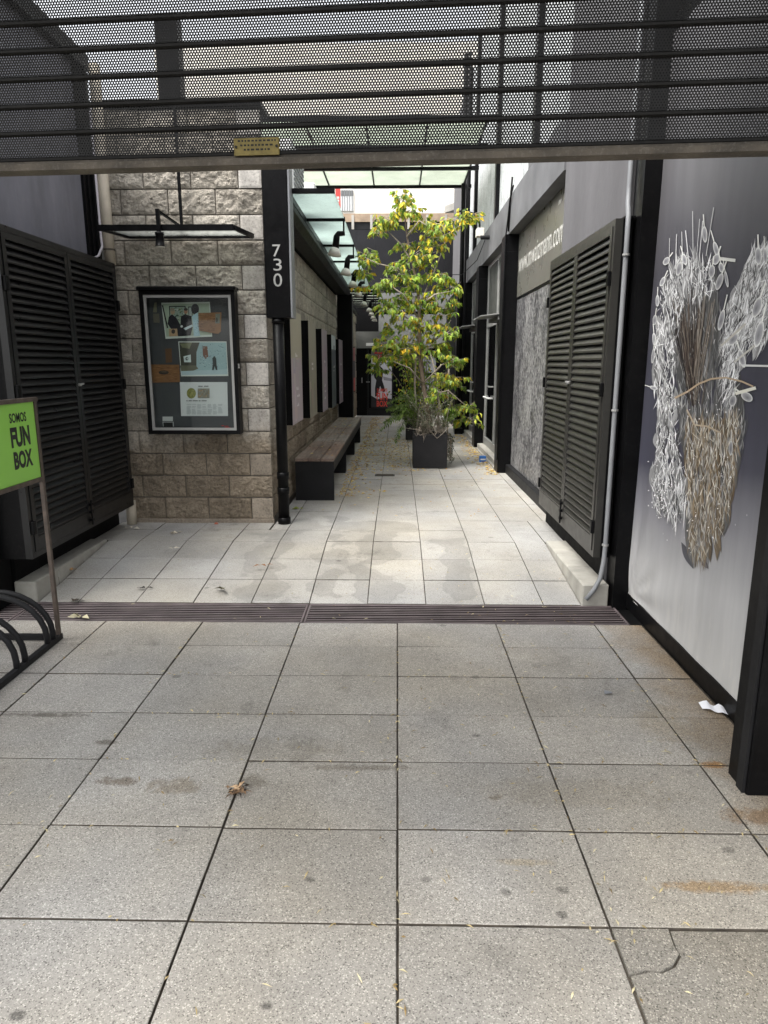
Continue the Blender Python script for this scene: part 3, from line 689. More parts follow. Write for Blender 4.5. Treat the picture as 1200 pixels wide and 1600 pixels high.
for i in range(60): p.ell(RND.uniform(267, 288), RND.uniform(481, 499), RND.uniform(.5, 1.3), RND.uniform(.5, 1.3), RND.choice([(40, 60, 60), (60, 90, 70), (200, 205, 190), (120, 130, 60)]), n=6)
p.poly([(294, 479), (301, 479), (301, 495), (295, 495)], (50, 52, 50)); p.poly([(295, 480.5), (300, 480.5), (300, 494), (296, 494)], (170, 180, 170))
p.poly([(253, 477), (255, 477), (263, 512), (261, 513)], (30, 30, 30))
p.poly([(264, 495), (269, 491), (276, 497), (284, 511), (286, 525), (279, 525.5), (266, 512), (262, 506)], (34, 33, 38)); p.ell(270, 487, 3.4, 4.6, (176, 150, 120)); p.ell(269.5, 484, 3.6, 2.6, (150, 140, 120))
p.poly([(283, 494), (290, 491), (299, 494), (301, 512), (298, 524), (285, 525), (282, 508)], (26, 26, 30)); p.ell(290.5, 486.5, 3.0, 4.0, (168, 128, 100)); p.ell(290.5, 483.4, 3.2, 2.2, (60, 52, 46))
p.ell(305, 483, 6.2, 8.4, (36, 34, 36)); p.poly([(300, 494), (309, 488), (312, 520), (313, 525), (303, 525.5), (302, 510)], (176, 206, 214))
p.poly([(287, 513), (300, 507), (302, 510), (290, 516)], (200, 214, 216)); p.ell(284, 510, 2, 2, (220, 220, 216), n=8)
p.poly([(264, 514), (277, 513.5), (278, 525), (264.5, 525.8)], (182, 152, 118)); p.ell(271, 518, 3, 3.5, (60, 54, 50))
for i in range(26): p.ell(RND.uniform(303, 311), RND.uniform(497, 523), .7, .5, (120, 160, 176), n=5)
p.obj('picture', 'print', o)
o = sheet('brown_card', 'brown folded paper taped over the corner of the upper photograph', 'card', [(310, 489), (346, 488), (345, 518), (341, 521.5), (335, 521), (311, 516.5)], YB - .008, (140, 98, 60))
p = PR(lambda x, y: atY(x, y, YB - .0085), (0, -.00005, 0))
for i in range(70):
    x = RND.uniform(311, 340); y = RND.uniform(490, 516); p.ell(x, y, RND.uniform(1, 4), RND.uniform(.3, .8), RND.choice([(112, 72, 40), (160, 116, 72), (128, 86, 50)]), n=6)
p.poly([(337, 490.5), (344, 490), (343.5, 505), (336.5, 505.5)], (110, 112, 96)); p.ell(339, 500, 1.3, 4, (48, 40, 34))
p.obj('picture', 'print', o)
o = sheet('photo_print', 'middle pale blue photograph with small dark figure in display case', 'photograph', [(278.5, 533.5), (353.8, 533.5), (356.7, 587.5), (283, 588)], YB, (214, 218, 210))
p = PR(lambda x, y: atY(x, y, YB - .0005), (0, -.00005, 0))
p.poly([(280, 535), (353, 535), (355.5, 585), (284, 586)], (158, 184, 186))
p.poly([(280, 535), (312, 535), (307, 550), (307, 575), (283, 577)], (66, 66, 54)); p.poly([(281, 537), (300, 535), (296, 545), (285, 543)], (120, 122, 92))
p.poly([(281.5, 571), (306, 571), (310, 576), (300, 580), (283, 580)], (100, 100, 80)); p.poly([(283, 580), (355, 577), (355.5, 585), (284, 586)], (176, 196, 200))
p.poly([(286.5, 557), (298, 554), (298.5, 566), (288, 566)], (206, 218, 214)); p.ell(292, 560.5, 2.2, 2.8, (52, 60, 60)); p.ell(292.5, 560.2, 1.0, 1.6, (206, 218, 214))
p.poly([(316.5, 541), (324, 541), (325.5, 558), (321, 561), (317, 555)], (116, 78, 58))
for i in range(90): p.ell(RND.uniform(312, 354), RND.uniform(537, 576), RND.uniform(.4, 1.1), RND.uniform(.3, .8), RND.choice([(70, 92, 96), (110, 138, 140), (190, 208, 208)]), n=5)
p.poly([(332, 560), (335, 556), (338, 560), (338.5, 570), (340, 578), (337.5, 578), (335.5, 572), (334, 578.5), (331.5, 578), (333, 569)], (48, 56, 54))
p.obj('picture', 'print', o)
o = sheet('information_sheet', 'white printed sheet with round emblem and map at bottom of display case', 'notice', [(281, 597), (355, 597), (356.2, 650), (283, 650)], YB, (214, 216, 214))
p = PR(lambda x, y: atY(x, y, YB - .0005), (0, -.00005, 0))
p.ell(299, 614.5, 7.3, 8.2, (132, 132, 60), n=20)
for i in range(40):
    t = RND.uniform(0, 6.28); q = RND.uniform(0, 6); p.ell(299 + q * math.cos(t), 614.5 + q * math.sin(t), .9, .6, RND.choice([(96, 104, 50), (170, 166, 92)]), n=5)
p.rect(309, 607, 327.5, 621.8, (136, 132, 116))
for i in range(70): p.ell(RND.uniform(310, 327), RND.uniform(607.6, 621), .8, .7, RND.choice([(178, 134, 76), (92, 104, 96), (160, 160, 150)]), n=5)
for x0, x1 in ((310, 317), (319, 326)): p.rect(x0, 602.8, x1, 604, (50, 50, 50))
x = 291.5
for w in (2, 5, 8, 3, 8): p.rect(x, 625.6, x + w, 626.8, (44, 44, 46)); x += w + 1.4
for cxx in range(7):
    for r_ in range(11):
        if RND.random() < .85: p.rect(292 + cxx * 8.2, 631.4 + r_ * 1.5, 292 + cxx * 8.2 + RND.uniform(5, 7.4), 632.0 + r_ * 1.5, (150, 156, 158))
p.obj('picture', 'print', o)
o = sheet('brown_card', 'wide brown card with dark oval mark at left of display case', 'card', [(236, 569.5), (280, 570), (281, 597), (237, 598)], YB, (132, 92, 56))
p = PR(lambda x, y: atY(x, y, YB - .0005), (0, -.00005, 0))
for i in range(60): p.ell(RND.uniform(240, 276), RND.uniform(572, 595), RND.uniform(2, 5), RND.uniform(.25, .6), RND.choice([(108, 72, 40), (152, 110, 68)]), n=6)
p.ell(256, 582, 8, 3.2, (52, 44, 36)); p.ell(256, 580.8, 5, 1.2, (90, 76, 58)); p.obj('picture', 'print', o)
sheet('small_note', 'narrow brown clipping above the wide brown card in display case', 'note', [(258, 545), (268, 544), (269, 566), (259, 567)], YB, (98, 70, 46))
sheet('small_note', 'tiny tapering yellowed note in upper left corner of display case', 'note', [(241, 473), (244.5, 472), (245, 488), (239, 488)], YB, (112, 110, 88))
sheet('small_note', 'small square grey note under the tapering note in display case', 'note', [(239, 490), (248.5, 490), (249.5, 504.5), (240, 504)], YB, (100, 96, 82))
sheet('small_note', 'small white label at lower left inside display case', 'note', [(254, 651), (270, 651), (270, 657.8), (254, 657.8)], YB, (204, 204, 200))
o = sheet('small_note', 'small black label with white border below the white label in display case', 'note', [(254, 659), (271, 659), (271.5, 666.5), (255, 666.5)], YB, (190, 190, 188))
p = PR(lambda x, y: atY(x, y, YB - .0005), (0, -.0001, 0)); p.poly([(255, 660), (270, 660), (270.3, 667), (255.6, 667)], (22, 22, 22)); p.obj('picture', 'print', o)
p = PR(lambda x, y: atY(x, y, 6.0695), (0, -.00005, 0))
for x0, x1, yy in ((346, 350, 664.6), (351, 357, 665.4), (351, 360, 667.4)): p.rect(x0, yy, x1, yy + 1.1, (190, 40, 36))
p.obj('red_lettering', 'print', dcse)

# glass canopy with lamp above the case
cp_ = thing('glass_canopy', 'thin black framed glass canopy over the display case hung from a rod', 'canopy', (-1.8, 5.8, 2.56))
gA = [(-2.36, 5.66), (-1.28, 5.66), (-1.20, 6.09), (-2.20, 6.09)]; zc = 2.60; zb = 2.575
gA = [(-2.345, 5.66), (-1.285, 5.66), (-1.22, 6.08), (-2.27, 6.08)]
def zc_(y): return 2.60 + (5.66 - y) * -0.02
f = MB(); q = [Vector((x, y, zc_(y))) for x, y in gA]
f.bar(q[0], q[1], .022, .045); f.bar(q[1], q[2], .022, .035); f.bar(q[2], q[3], .022, .035); f.bar(q[3], q[0], .022, .035); f.obj('frame', 'black', cp_)
MB().add([Vector((x, y, zc_(y) + d)) for d in (.0, .008) for x, y in gA], [(3, 2, 1, 0), (4, 5, 6, 7), (0, 1, 5, 4), (1, 2, 6, 5), (2, 3, 7, 6), (3, 0, 4, 7)]).obj('glass_pane', 'glass_film', cp_)
MB().tube([(-1.80, 6.02, 2.61), (-1.82, 6.085, 3.6)], .014, 8).obj('suspension_rod', 'black', cp_)
lamp = thing('canopy_spotlight', 'black adjustable spotlight clamped to the front of the glass canopy', 'lamp', (-1.86, 5.63, 2.45))
m = MB(); m.bar((-1.862, 5.63, 2.54), (-1.865, 5.63, 2.73), .028); m.bar((-1.865, 5.64, 2.72), (-1.74, 5.95, 2.63), .024, .012); m.obj('arm', 'black', lamp)
MB().tube([(-1.858, 5.62, 2.56), (-1.858, 5.62, 2.54), (-1.858, 5.62, 2.538), (-1.858, 5.62, 2.46), (-1.858, 5.62, 2.455)], [.034, .034, .03, .035, .042], 14).obj('lamp_head', 'black', lamp, True)
MB().tube([(-1.858, 5.62, 2.4545), (-1.858, 5.62, 2.449)], .036, 14).obj('lens', 'reflector', lamp)

# ------------------------------------------------------------------ light boxes along the side wall
boxes = [(6.72, 7.47, 2.065, 0.965, (176, 164, 168), 'pale mauve upright poster box nearest the downpipe'),
         (8.08, 8.80, 2.04, 0.93, (150, 144, 130), 'streaky olive-grey upright poster box, second from the downpipe'),
         (9.48, 10.18, 2.015, 0.90, (166, 154, 162), 'mauve upright poster box, third from the downpipe'),
         (10.86, 11.60, 1.995, 0.87, (84, 92, 96), 'dark slate upright poster box with white top, fourth from the downpipe'),
         (12.23, 13.05, 1.97, 0.855, (160, 146, 156), 'mauve upright poster box beside the black post')]
for bi, (y0, y1, zt, zb_, c, lab) in enumerate(boxes):
    r = thing('poster_box', lab, 'poster', (-1.07, (y0 + y1) / 2, zb_), 'poster boxes on the block wall')
    MB().box(-1.127, -1.026, y0, y1, zb_, zt).obj('box', 'black_matt', r)
    m = MB(); m.add([(-1.0245, y0, zb_), (-1.0245, y1, zb_), (-1.0245, y1, zt), (-1.0245, y0, zt), (-1.026, y0, zb_), (-1.026, y1, zb_), (-1.026, y1, zt), (-1.026, y0, zt)],
                    [(0, 1, 2, 3), (0, 4, 5, 1), (1, 5, 6, 2), (2, 6, 7, 3), (3, 7, 4, 0)], lin(c)); m.obj('face', 'print', r)
    p = MB(); rr = random.Random(bi + 3)
    def rc(ya, yb, za, zb2, col, k=[0]):
        k[0] += 1; X = -1.0243 + k[0] * .00004
        p.add([(X, ya, za), (X, yb, za), (X, yb, zb2), (X, ya, zb2)], [(0, 1, 2, 3)], lin(col))
    if bi == 3: rc(y0, y1, zt - .22, zt - .002, (196, 206, 208))
    for i in range(14):
        ya = rr.uniform(y0, y1 - .2); za = rr.uniform(zb_, zt - .4); d = rr.uniform(-14, 12)
        rc(ya, ya + rr.uniform(.05, .18), za, za + rr.uniform(.1, .38), tuple(max(0, v + d + (rr.uniform(-8, 8))) for v in c))
    if bi == 0: rc(y0, y1, zt - .45, zt - .002, (172, 166, 148))
    for zz in ((.60, .30, .235, .15) if bi in (0, 2, 4) else (.55, .5)):
        yy = y0 + (y1 - y0) * rr.uniform(.3, .45); zz = zb_ + (zt - zb_) * zz
        for i in range(rr.randint(3, 5)):
            w = rr.uniform(.02, .05); rc(yy, yy + w, zz, zz + rr.uniform(.015, .04), (226, 222, 222)); yy += w + .012
    p.obj('picture', 'print', r)
for bi, (y0, y1) in enumerate(((13.9, 14.6), (15.0, 15.7), (16.1, 16.8), (17.2, 17.9))):
    r = thing('wall_poster', ('red and grey poster on the far block wall just beyond the black post', 'red and grey poster on the far block wall, second beyond the black post', 'red and grey poster on the far block wall, third beyond the black post', 'red and grey poster on the far block wall closest to the end door')[bi], 'poster', (-1.1, (y0 + y1) / 2, .9), 'posters on the far block wall')
    MB().box(-1.110, -1.09, y0, y1, .85, 1.95).obj('board', 'black_matt', r)
    m = MB(); X = -1.088
    for za, zb2, c in ((.87, 1.2, (206, 70, 60)), (1.2, 1.62, (60, 60, 64)), (1.62, 1.93, (196, 120, 120))): m.add([(X, y0 + .03, za), (X, y1 - .03, za), (X, y1 - .03, zb2), (X, y0 + .03, zb2)], [(0, 1, 2, 3)], lin(c))
    m.obj('picture', 'print', r)

# ------------------------------------------------------------------ side canopy: gutter, glass panes, bars, spotlights
aw = thing('glass_awning', 'long awning of pale green glass panes over the block side wall', 'awning', (-0.9, 10, 2.8))
gu = MB(); prof = [(-1.12, 2.80), (-0.955, 2.80), (-0.905, 2.86), (-0.905, 2.905), (-0.925, 2.905), (-0.925, 2.87), (-0.965, 2.82), (-1.12, 2.82)]
gu.prism(prof, 'y', 6.25, 13.6); gu.obj('gutter', 'steel_dark', aw)
MB().bar((-0.945, 6.15, 2.965), (-0.945, 13.65, 2.955), .05, .05).obj('wall_rail', 'black', aw)
bars = [6.20, 7.36, 8.92, 10.28, 11.72, 13.62]
for yb in bars:
    MB().bar((-0.95, yb, 2.985), (-0.535, yb, 2.985), .045, .035).obj('bar', 'black', aw)
for a, b in zip(bars[:-1], bars[1:]):
    MB().box(-0.94, -0.545, a + .026, b - .026, 2.99, 3.0).obj('glass_pane', 'frosted', aw)
aw2 = thing('slatted_awning', 'far awning of pale slats and dark bars beyond the black post', 'awning', (-0.9, 16, 2.8))
MB().bar((-1.10, 13.65, 2.84), (-1.10, 18.9, 2.84), .06, .06).obj('wall_rail', 'steel_dark', aw2)
for i in range(9):
    y0 = 13.75 + i * .6
    MB().box(-1.08, -0.45, y0 + .05, y0 + .50, 2.985, 2.995).obj('glass_pane', 'frosted_white', aw2)
    MB().box(-1.08, -0.42, y0 - .03, y0 + .03, 2.95, 2.99).obj('bar', 'black', aw2)
def spot(x, y, z, lab, sc=1.0):
    r = thing('wall_spotlight', lab, 'spotlight', (x, y, z - .36), 'spotlights under the glass awning')
    MB().bar((x, y, z), (x, y, z - .12), .016).obj('stem', 'black', r)
    MB().tube([(x + .01, y, z - .12), (x - .055, y - .01, z - .125), (x - .07, y - .02, z - .15), (x - .085, y - .03, z - .27)], [.022, .028, .032, .036], 10).obj('lamp_body', 'black', r, True)
    MB().tube([(x - .085, y - .03, z - .268), (x - .09, y - .034, z - .29), (x - .095, y - .04, z - .335)], [.038, .052, .072], 14).obj('lamp_shade', 'reflector', r, True)
ordn = ['nearest', 'second nearest', 'third nearest', 'fourth nearest', 'fifth nearest']
for i, yb in enumerate(bars[1:]): spot(-0.55, yb, 2.97, 'black spotlight with flared white shade under the glass awning, %s to the camera' % ordn[i])
for i, yb in enumerate((14.9, 16.1, 17.3, 18.2)): spot(-0.50, yb, 2.95, 'small spotlight with white shade under the far slatted awning, %s to the camera' % ordn[i])

# air conditioners on the block roof
for i, (x0, y0, z0, lab) in enumerate(((-1.30, 7.0, 3.05, 'white louvred air conditioner unit on the roof nearest the number casing'), (-1.28, 8.6, 3.05, 'white louvred air conditioner unit further back on the roof edge'))):
    r = thing('air_conditioner', lab, 'air conditioner', (x0 + .15, y0 + .4, z0), 'rooftop air conditioners')
    MB().bbox(x0, x0 + .30, y0, y0 + .8, z0 + .02, z0 + .58, .012).obj('housing', 'white', r)
    MB().box(x0 + .02, x0 + .28, y0 + .05, y0 + .12, z0, z0 + .02).obj('foot', 'steel_dark', r)
    for k in range(9): MB().box(x0 + .02, x0 + .28, y0 - .008, y0 - .001, z0 + .10 + k * .045, z0 + .12 + k * .045).obj('slat', 'conduit', r)
    for k in range(9): MB().box(x0 + .301, x0 + .31, y0 + .06, y0 + .74, z0 + .10 + k * .045, z0 + .12 + k * .045).obj('slat', 'conduit', r)

# ------------------------------------------------------------------ bench
bn = thing('bench', 'long weathered wooden bench on black steel legs along the block wall', 'bench', (-0.88, 10, PZ))
bx0, bx1, by0, by1, bt_ = -1.085, -0.672, 7.18, 12.75, 0.575
fr = MB(); fr.box(bx0, bx0 + .012, by0 + .015, by1 - .015, bt_ - .135, bt_ - .032); fr.box(bx1 - .012, bx1, by0 + .015, by1 - .015, bt_ - .135, bt_ - .032); fr.obj('apron', 'steel_dark', bn)
for yy in (by0, 9.05, 10.9, by1 - .14):
    w = .13
    m = MB()
    if yy == by0: m.bbox(bx0, bx1, yy, yy + .014, PZ, bt_ - .033, .003)
    else: m.box(bx0 + .016, bx1 - .016, yy, yy + .012, PZ, bt_ - .036); m.box(bx0 + .016, bx1 - .016, yy + w - .012, yy + w, PZ, bt_ - .036)
    m.obj('leg', 'steel_dark', bn)
wd = (bx1 - bx0 - .012) / 3
for k in range(3):
    ys = [by0 - .01, by0 + 1.0 + .3 * k, by0 + 2.6 - .2 * k, by0 + 4.1 + .15 * k, by1 + .01]
    for a, b in zip(ys[:-1], ys[1:]):
        MB().bbox(bx0 + k * (wd + .006), bx0 + k * (wd + .006) + wd, a + .002, b - .002, bt_ - .030, bt_ + RND.uniform(-.002, .002), .004).obj('plank', 'wood', bn)

# ------------------------------------------------------------------ right building
rb = thing('grey_building', 'dark grey rendered building with black posts right of the passage', 'building', (2.5, 10, 0))
MB().box(1.40, 3.4, 4.44, 6.20, 0.08, 6.6).obj('end_wall', 'grey_wall', rb)
MB().box(1.386, 1.399, 4.44, 6.22, 0.10, 0.33).obj('plinth', 'black_matt', rb)
MB().box(1.385, 3.3, 6.205, 18.9, 3.14, 3.58).obj('beam', 'beam_grey', rb)
MB().box(1.60, 3.3, 6.21, 18.9, PZ, 3.138).obj('recessed_wall', 'black_matt', rb)
MB().box(1.62, 3.4, 6.205, 18.9, 3.582, 7.4).obj('upper_wall', 'beam_grey', rb)
up = [6.25, 7.98, 10.93, 13.88, 15.3]
for a, b in zip(up[:-1], up[1:]):
    MB().box(1.50, 1.60, a + .12, b - .04, 3.585, 7.3).obj('wall_panel', 'panel_wall', rb)
for yy in up[1:]:
    MB().bbox(1.44, 1.61, yy - .03, yy + .11, 3.584, 7.35, .005).obj('upper_post', 'black', rb)
MB().box(1.44, 1.61, 15.5, 18.9, 3.584, 7.3).obj('far_upper_wall', 'grey_wall', rb)
MB().bbox(1.385, 1.47, 7.60, 7.92, 3.584, 3.70, .004).obj('bracket', 'beam_grey', rb)
for (y0, y1, x0) in ((9.10, 9.42, 1.345), (11.95, 12.3, 1.345), (14.40, 14.75, 1.21)):
    MB().bbox(x0, 1.598, y0, y1, PZ, 3.138, .006).obj('post', 'black', rb)
    MB().box(x0 - .0015, 1.5, y0 - .0015, y0 + .2, 2.93, 2.936).obj('post_joint', 'steel_dark', rb)
MB().box(1.30, 1.598, 14.76, 18.9, PZ, 3.138).obj('far_wall', 'black_matt', rb)
# silver patterned panel with its kick board
MB().box(1.52, 1.598, 6.22, 9.09, 0.24, 2.345).obj('patterned_panel', 'silver', rb)
MB().box(1.515, 1.598, 6.22, 9.09, 2.347, 2.375).obj('panel_head', 'black', rb)
MB().bbox(1.455, 1.598, 6.22, 9.12, PZ, 0.238, .006).obj('kick_board', 'steel_dark', rb)
sb = thing('sign_board', 'olive-grey sign board with white web address above the silver panel', 'sign', (1.55, 7.6, 2.38))
MB().box(1.515, 1.598, 6.22, 9.095, 2.378, 3.137).obj('board', 'sign_board', sb)
text_fit('lettering', 'www.mwaizmann.com.ar', (1.5135, 9.03, 2.66), (0, -1, 0), (0, 0, 1), 2.66, 0.215, 'white_print', sb, bold=0.004)
for yy, w in ((6.95, .10), (6.72, .05)):
    MB().add([(1.5135, yy, 3.02), (1.5135, yy - w, 3.02), (1.5135, yy - w - .03, 3.05), (1.5135, yy - .02, 3.06)], [(0, 1, 2, 3)]).obj('worn_print', 'white_print', sb)
# glazed bays
def bay(y0, y1, lab):
    r = thing('glass_door', lab, 'door', (1.5, (y0 + y1) / 2, PZ), 'glazed doors on the right')
    X = 1.50
    MB().bbox(1.40, 1.598, y0, y1, PZ, PZ + .075, .006).obj('sill', 'pale_concrete', r)
    fm = MB(); zt = 2.14; ym = y0 + (y1 - y0) * .52
    for a in (y0, y1 - .06, ym): fm.box(X, X + .05, a, a + .06, PZ + .077, 3.137)
    fm.box(X + .001, X + .049, y0 + .06, y1 - .06, zt, zt + .07); fm.box(X + .001, X + .049, y0 + .06, y1 - .06, PZ + .077, PZ + .20); fm.box(X + .001, X + .049, y0 + .06, y1 - .06, 3.08, 3.137)
    fm.obj('frame', 'alu', r)
    for a, b in ((y0 + .062, ym - .002), (ym + .062, y1 - .062)):
        MB().box(X + .02, X + .028, a, b, PZ + .202, zt - .002).obj('glass_pane', 'glass_dark', r)
        MB().box(X + .02, X + .028, a, b, zt + .072, 3.078).obj('glass_pane', 'glass_dirty', r)
    h = MB(); yh = ym + .12
    h.tube([(X - .002, yh, 1.02), (X - .07, yh, 1.02), (X - .08, yh + .1, 1.02), (X - .08, yh + .55, 1.02), (X - .002, yh + .62, 1.02)], .015, 8); h.obj('handle', 'white', r, True)
    MB().tube([(X - .002, yh - .02, 1.20), (X - .06, yh - .02, 1.20), (X - .065, yh + .1, 1.20)], .012, 8).obj('lever', 'alu', r)
bay(9.43, 11.94, 'glazed aluminium door with pale handle beside the silver panel')
bay(12.31, 14.38, 'further glazed aluminium door half hidden by the tree')
for (y0, y1, lab) in ((9.78, 10.72, 'small grey metal awning over the nearer glazed door'), (12.55, 13.65, 'small grey metal awning over the further glazed door')):
    r = thing('door_awning', lab, 'awning', (1.3, (y0 + y1) / 2, 2.2), 'small awnings on the right')
    MB().prism([(1.14, 2.19), (1.49, 2.235), (1.49, 2.25), (1.14, 2.205)], 'y', y0, y1).obj('plate', 'alu', r)
    MB().box(1.38, 1.495, y0 + .02, y1 - .02, 2.15, 2.20).obj('bracket', 'concrete', r)
louvre_cabinet('louvred_cabinet', 'tall dark grey louvred double-door cabinet on the right wall beside the banner', 1.295, 1.398, 4.36, 6.13, 0.312, 2.405, 38, -1, 'black', 'louver_grey')

# conduit and cables
cd = MB().tube([(1.375, 4.405, 5.5), (1.375, 4.405, 2.60), (1.37, 4.39, 2.50), (1.36, 4.335, 2.42), (1.36, 4.33, 2.25), (1.36, 4.325, 0.42), (1.355, 4.318, 0.30), (1.335, 4.30, 0.19), (1.295, 4.29, 0.11), (1.245, 4.285, 0.045)], .015, 10).obj('conduit', 'conduit', smooth=True)
tag(cd, 'grey plastic conduit running down beside the banner frame', 'conduit')
for z in (2.19, 1.27, 0.40): MB().tube([(1.36, 4.328, z), (1.36, 4.328, z + .012)], .0215, 10).obj('clip', 'alu', cd)
pl = thing('black_rain_pipe', 'tall black rain pipe on the right facade behind the tree', 'pipe', (1.27, 14.3, PZ))
MB().tube([(1.27, 14.30, PZ + .3), (1.27, 14.30, 7.2)], .045, 10).obj('pipe', 'black', pl, True)
MB().bbox(1.19, 1.36, 14.2, 14.38, PZ, PZ + .12, .005).obj('pipe_foot', 'black', pl)
MB().tube([(1.33, 14.20, 1.0), (1.33, 14.20, 7.2)], .022, 8).obj('thin_pipe', 'steel_dark', pl, True)
wl = thing('wall_lamp', 'small cream box lamp on a curved black arm above the right beam', 'lamp', (1.36, 11.2, 3.45))
MB().bbox(1.20, 1.32, 11.1, 11.28, 3.46, 3.58, .01).obj('lamp_box', 'cream', wl)
MB().tube([(1.26, 11.2, 3.58), (1.25, 11.2, 3.68), (1.18, 11.25, 3.80), (1.05, 11.3, 3.86), (0.95, 11.35, 3.86)], .014, 8).obj('arm', 'black', wl, True)
MB().tube([(1.385, 11.0, 3.42), (1.25, 11.0, 3.42)], .03, 8).obj('bracket', 'steel_dark', wl)
cbm = MB(); pts = [Vector((1.372, 8.9, 3.75)), Vector((1.37, 9.0, 3.45)), Vector((1.37, 9.05, 3.16))]; cbm.tube(pts, .012, 6); cbm.tube([(1.366, 8.75, 3.62), (1.36, 8.95, 3.5), (1.366, 9.1, 3.3), (1.345, 9.08, 3.12), (1.337, 9.08, 0.9), (1.337, 9.08, 0.3)], .009, 6)
tag(cbm.obj('facade_cables', 'black', smooth=True), 'thin black cables running down the beam and nearest right post', 'cable')
cbl = MB().tube([(1.33, 11.1, 3.4), (1.25, 11.4, 3.15), (1.05, 11.8, 2.98), (0.80, 12.1, 3.02), (0.62, 12.3, 3.15)], .006, 6).obj('hanging_cable', 'black', smooth=True)
tag(cbl, 'thin black cable sagging from the wall lamp towards the tree', 'cable')

# ------------------------------------------------------------------ banner on the right with its black frame
bf = thing('banner', 'large violet-grey printed banner with white spoon sculpture picture in black frame', 'banner', (1.52, 3.3, 0))
f = MB(); f.box(1.415, 1.62, 4.27, 4.43, -0.02, 6.4); f.obj('frame_post', 'black', bf)
MB().bbox(1.30, 1.80, 2.27, 2.42, 0.0, 3.4, .006).obj('frame_post', 'black', bf)
MB().box(1.288, 1.315, 2.285, 2.33, 0.001, 3.4).obj('shutter_guide', 'steel_dark', bf)
MB().box(1.525, 1.66, 2.42, 4.27, -0.02, 3.45).obj('backing', 'black_matt', bf)
MB().box(1.505, 1.524, 2.42, 4.27, 0.0, 0.10).obj('foot_rail', 'black', bf)
ny, nz = 60, 96; vs = []; fs = []
for j in range(nz + 1):
    for i in range(ny + 1):
        yy = 2.42 + 1.846 * i / ny; zz = 0.085 + 3.25 * j / nz
        dy, dz = 4.262 - yy, zz - 0.10; rr_ = math.hypot(dy, dz); an = math.atan2(dz, dy)
        d = 0.016 * math.sin(an * 15) * math.exp(-rr_ * 2.6) * min(1, rr_ * 5)
        d += abs(0.004 * noise.noise(Vector((yy * 2, zz * 1.2, 3)))) + 0.0025 * math.sin(yy * 13 + noise.noise(Vector((yy, zz, 1))) * 3) * min(1, max(0, .8 - zz))
        vs.append((1.512 + d, yy, zz))
for j in range(nz):
    for i in range(ny):
        k = j * (ny + 1) + i; fs.append((k, k + ny + 1, k + ny + 2, k + 1))
MB().add(vs, fs).obj('cloth', 'banner', bf, True)
R2 = random.Random(11)
pr = PR(lambda x, y: atX(x, y, 1.5110), (-.0000007, 0, 0))
def lens(x, y, a, L, w, col, n=6, k0=1.06, k1=.88):
    """tapered strand, lighter along one side like the shaded strands of the printed picture"""
    ca, sa = math.cos(a), math.sin(a); pr.k += 1; up, dn = [], []
    bend = R2.uniform(-.08, .08) * L
    for i in range(n + 1):
        t = i / n; u = L * (t - .5); h = w * math.sin(math.pi * t) * .5 + .02; o = bend * math.sin(math.pi * t)
        for lst, v in ((up, o + h), (dn, o - h)): lst.append(Vector(pr.fn(x + u * ca - v * sa, y + u * sa + v * ca)) + pr.off * pr.k)
    c0, c1 = lin(shade(col, k0)), lin(shade(col, k1))
    pr.add(up + dn, [(i, i + 1, n + 2 + i, n + 1 + i) for i in range(n)], [c0, c0, c1, c1])
def line(p, q, w, col):
    dx, dy = q[0] - p[0], q[1] - p[1]; L = math.hypot(dx, dy); a, b = -dy / L * w / 2, dx / L * w / 2
    pr.poly([(p[0] + a, p[1] + b), (q[0] + a, q[1] + b), (q[0] - a, q[1] - b), (p[0] - a, p[1] - b)], col)
def inside(x, y, P):
    c = False; n = len(P)
    for i in range(n):
        x0, y0 = P[i]; x1, y1 = P[i - 1]
        if (y0 > y) != (y1 > y) and x < (x1 - x0) * (y - y0) / (y1 - y0) + x0: c = not c
    return c
def fill(P, n, fn):
    xs = [p[0] for p in P]; ys = [p[1] for p in P]; k = 0
    while k < n:
        x, y = R2.uniform(min(xs), max(xs)), R2.uniform(min(ys), max(ys))
        if inside(x, y, P): fn(x, y); k += 1
def gray(a, b, warm=0):
    v = min(246, R2.uniform(a, b) * 1.14); return (v + warm * .5, v + warm * .2, v - warm * .6)
def spoon(x, y, a, L, w, g=200):
    ca, sa = math.cos(a), math.sin(a); pr.k += 1; n = 16
    rim = [(L * .5 * math.cos(2 * math.pi * i / n), w * .5 * math.sin(2 * math.pi * i / n)) for i in range(n)]
    def P(u, v): return Vector(pr.fn(x + u * ca - v * sa, y + u * sa + v * ca)) + pr.off * pr.k
    vs = [P(u, v) for u, v in rim] + [P(u * .72 + .3, v * .72 + .3) for u, v in rim] + [P(L * .08, w * .06)]
    e, m_, c = lin((g, g, g - 4)), lin((g * .72, g * .72, g * .73)), lin((g * .52, g * .52, g * .54))
    pr.add(vs, [(i, (i + 1) % n, n + (i + 1) % n, n + i) for i in range(n)], [e, e, m_, m_])
    pr.add(vs, [(n + i, n + (i + 1) % n, 2 * n) for i in range(n)], [m_, m_, c])
    line((x - ca * L * .5, y - sa * L * .5), (x - ca * L * 1.2, y - sa * L * 1.2), max(1.0, w * .18), (g, g, g - 6))
V = math.pi / 2
LEFT = [(1045, 415), (1072, 398), (1110, 408), (1120, 440), (1100, 470), (1070, 470), (1058, 520), (1052, 600), (1060, 680), (1066, 740), (1078, 800), (1066, 812), (1052, 824), (1036, 800), (1024, 800), (1018, 760), (1026, 690), (1030, 640), (1021, 590), (1022, 520), (1032, 470)]
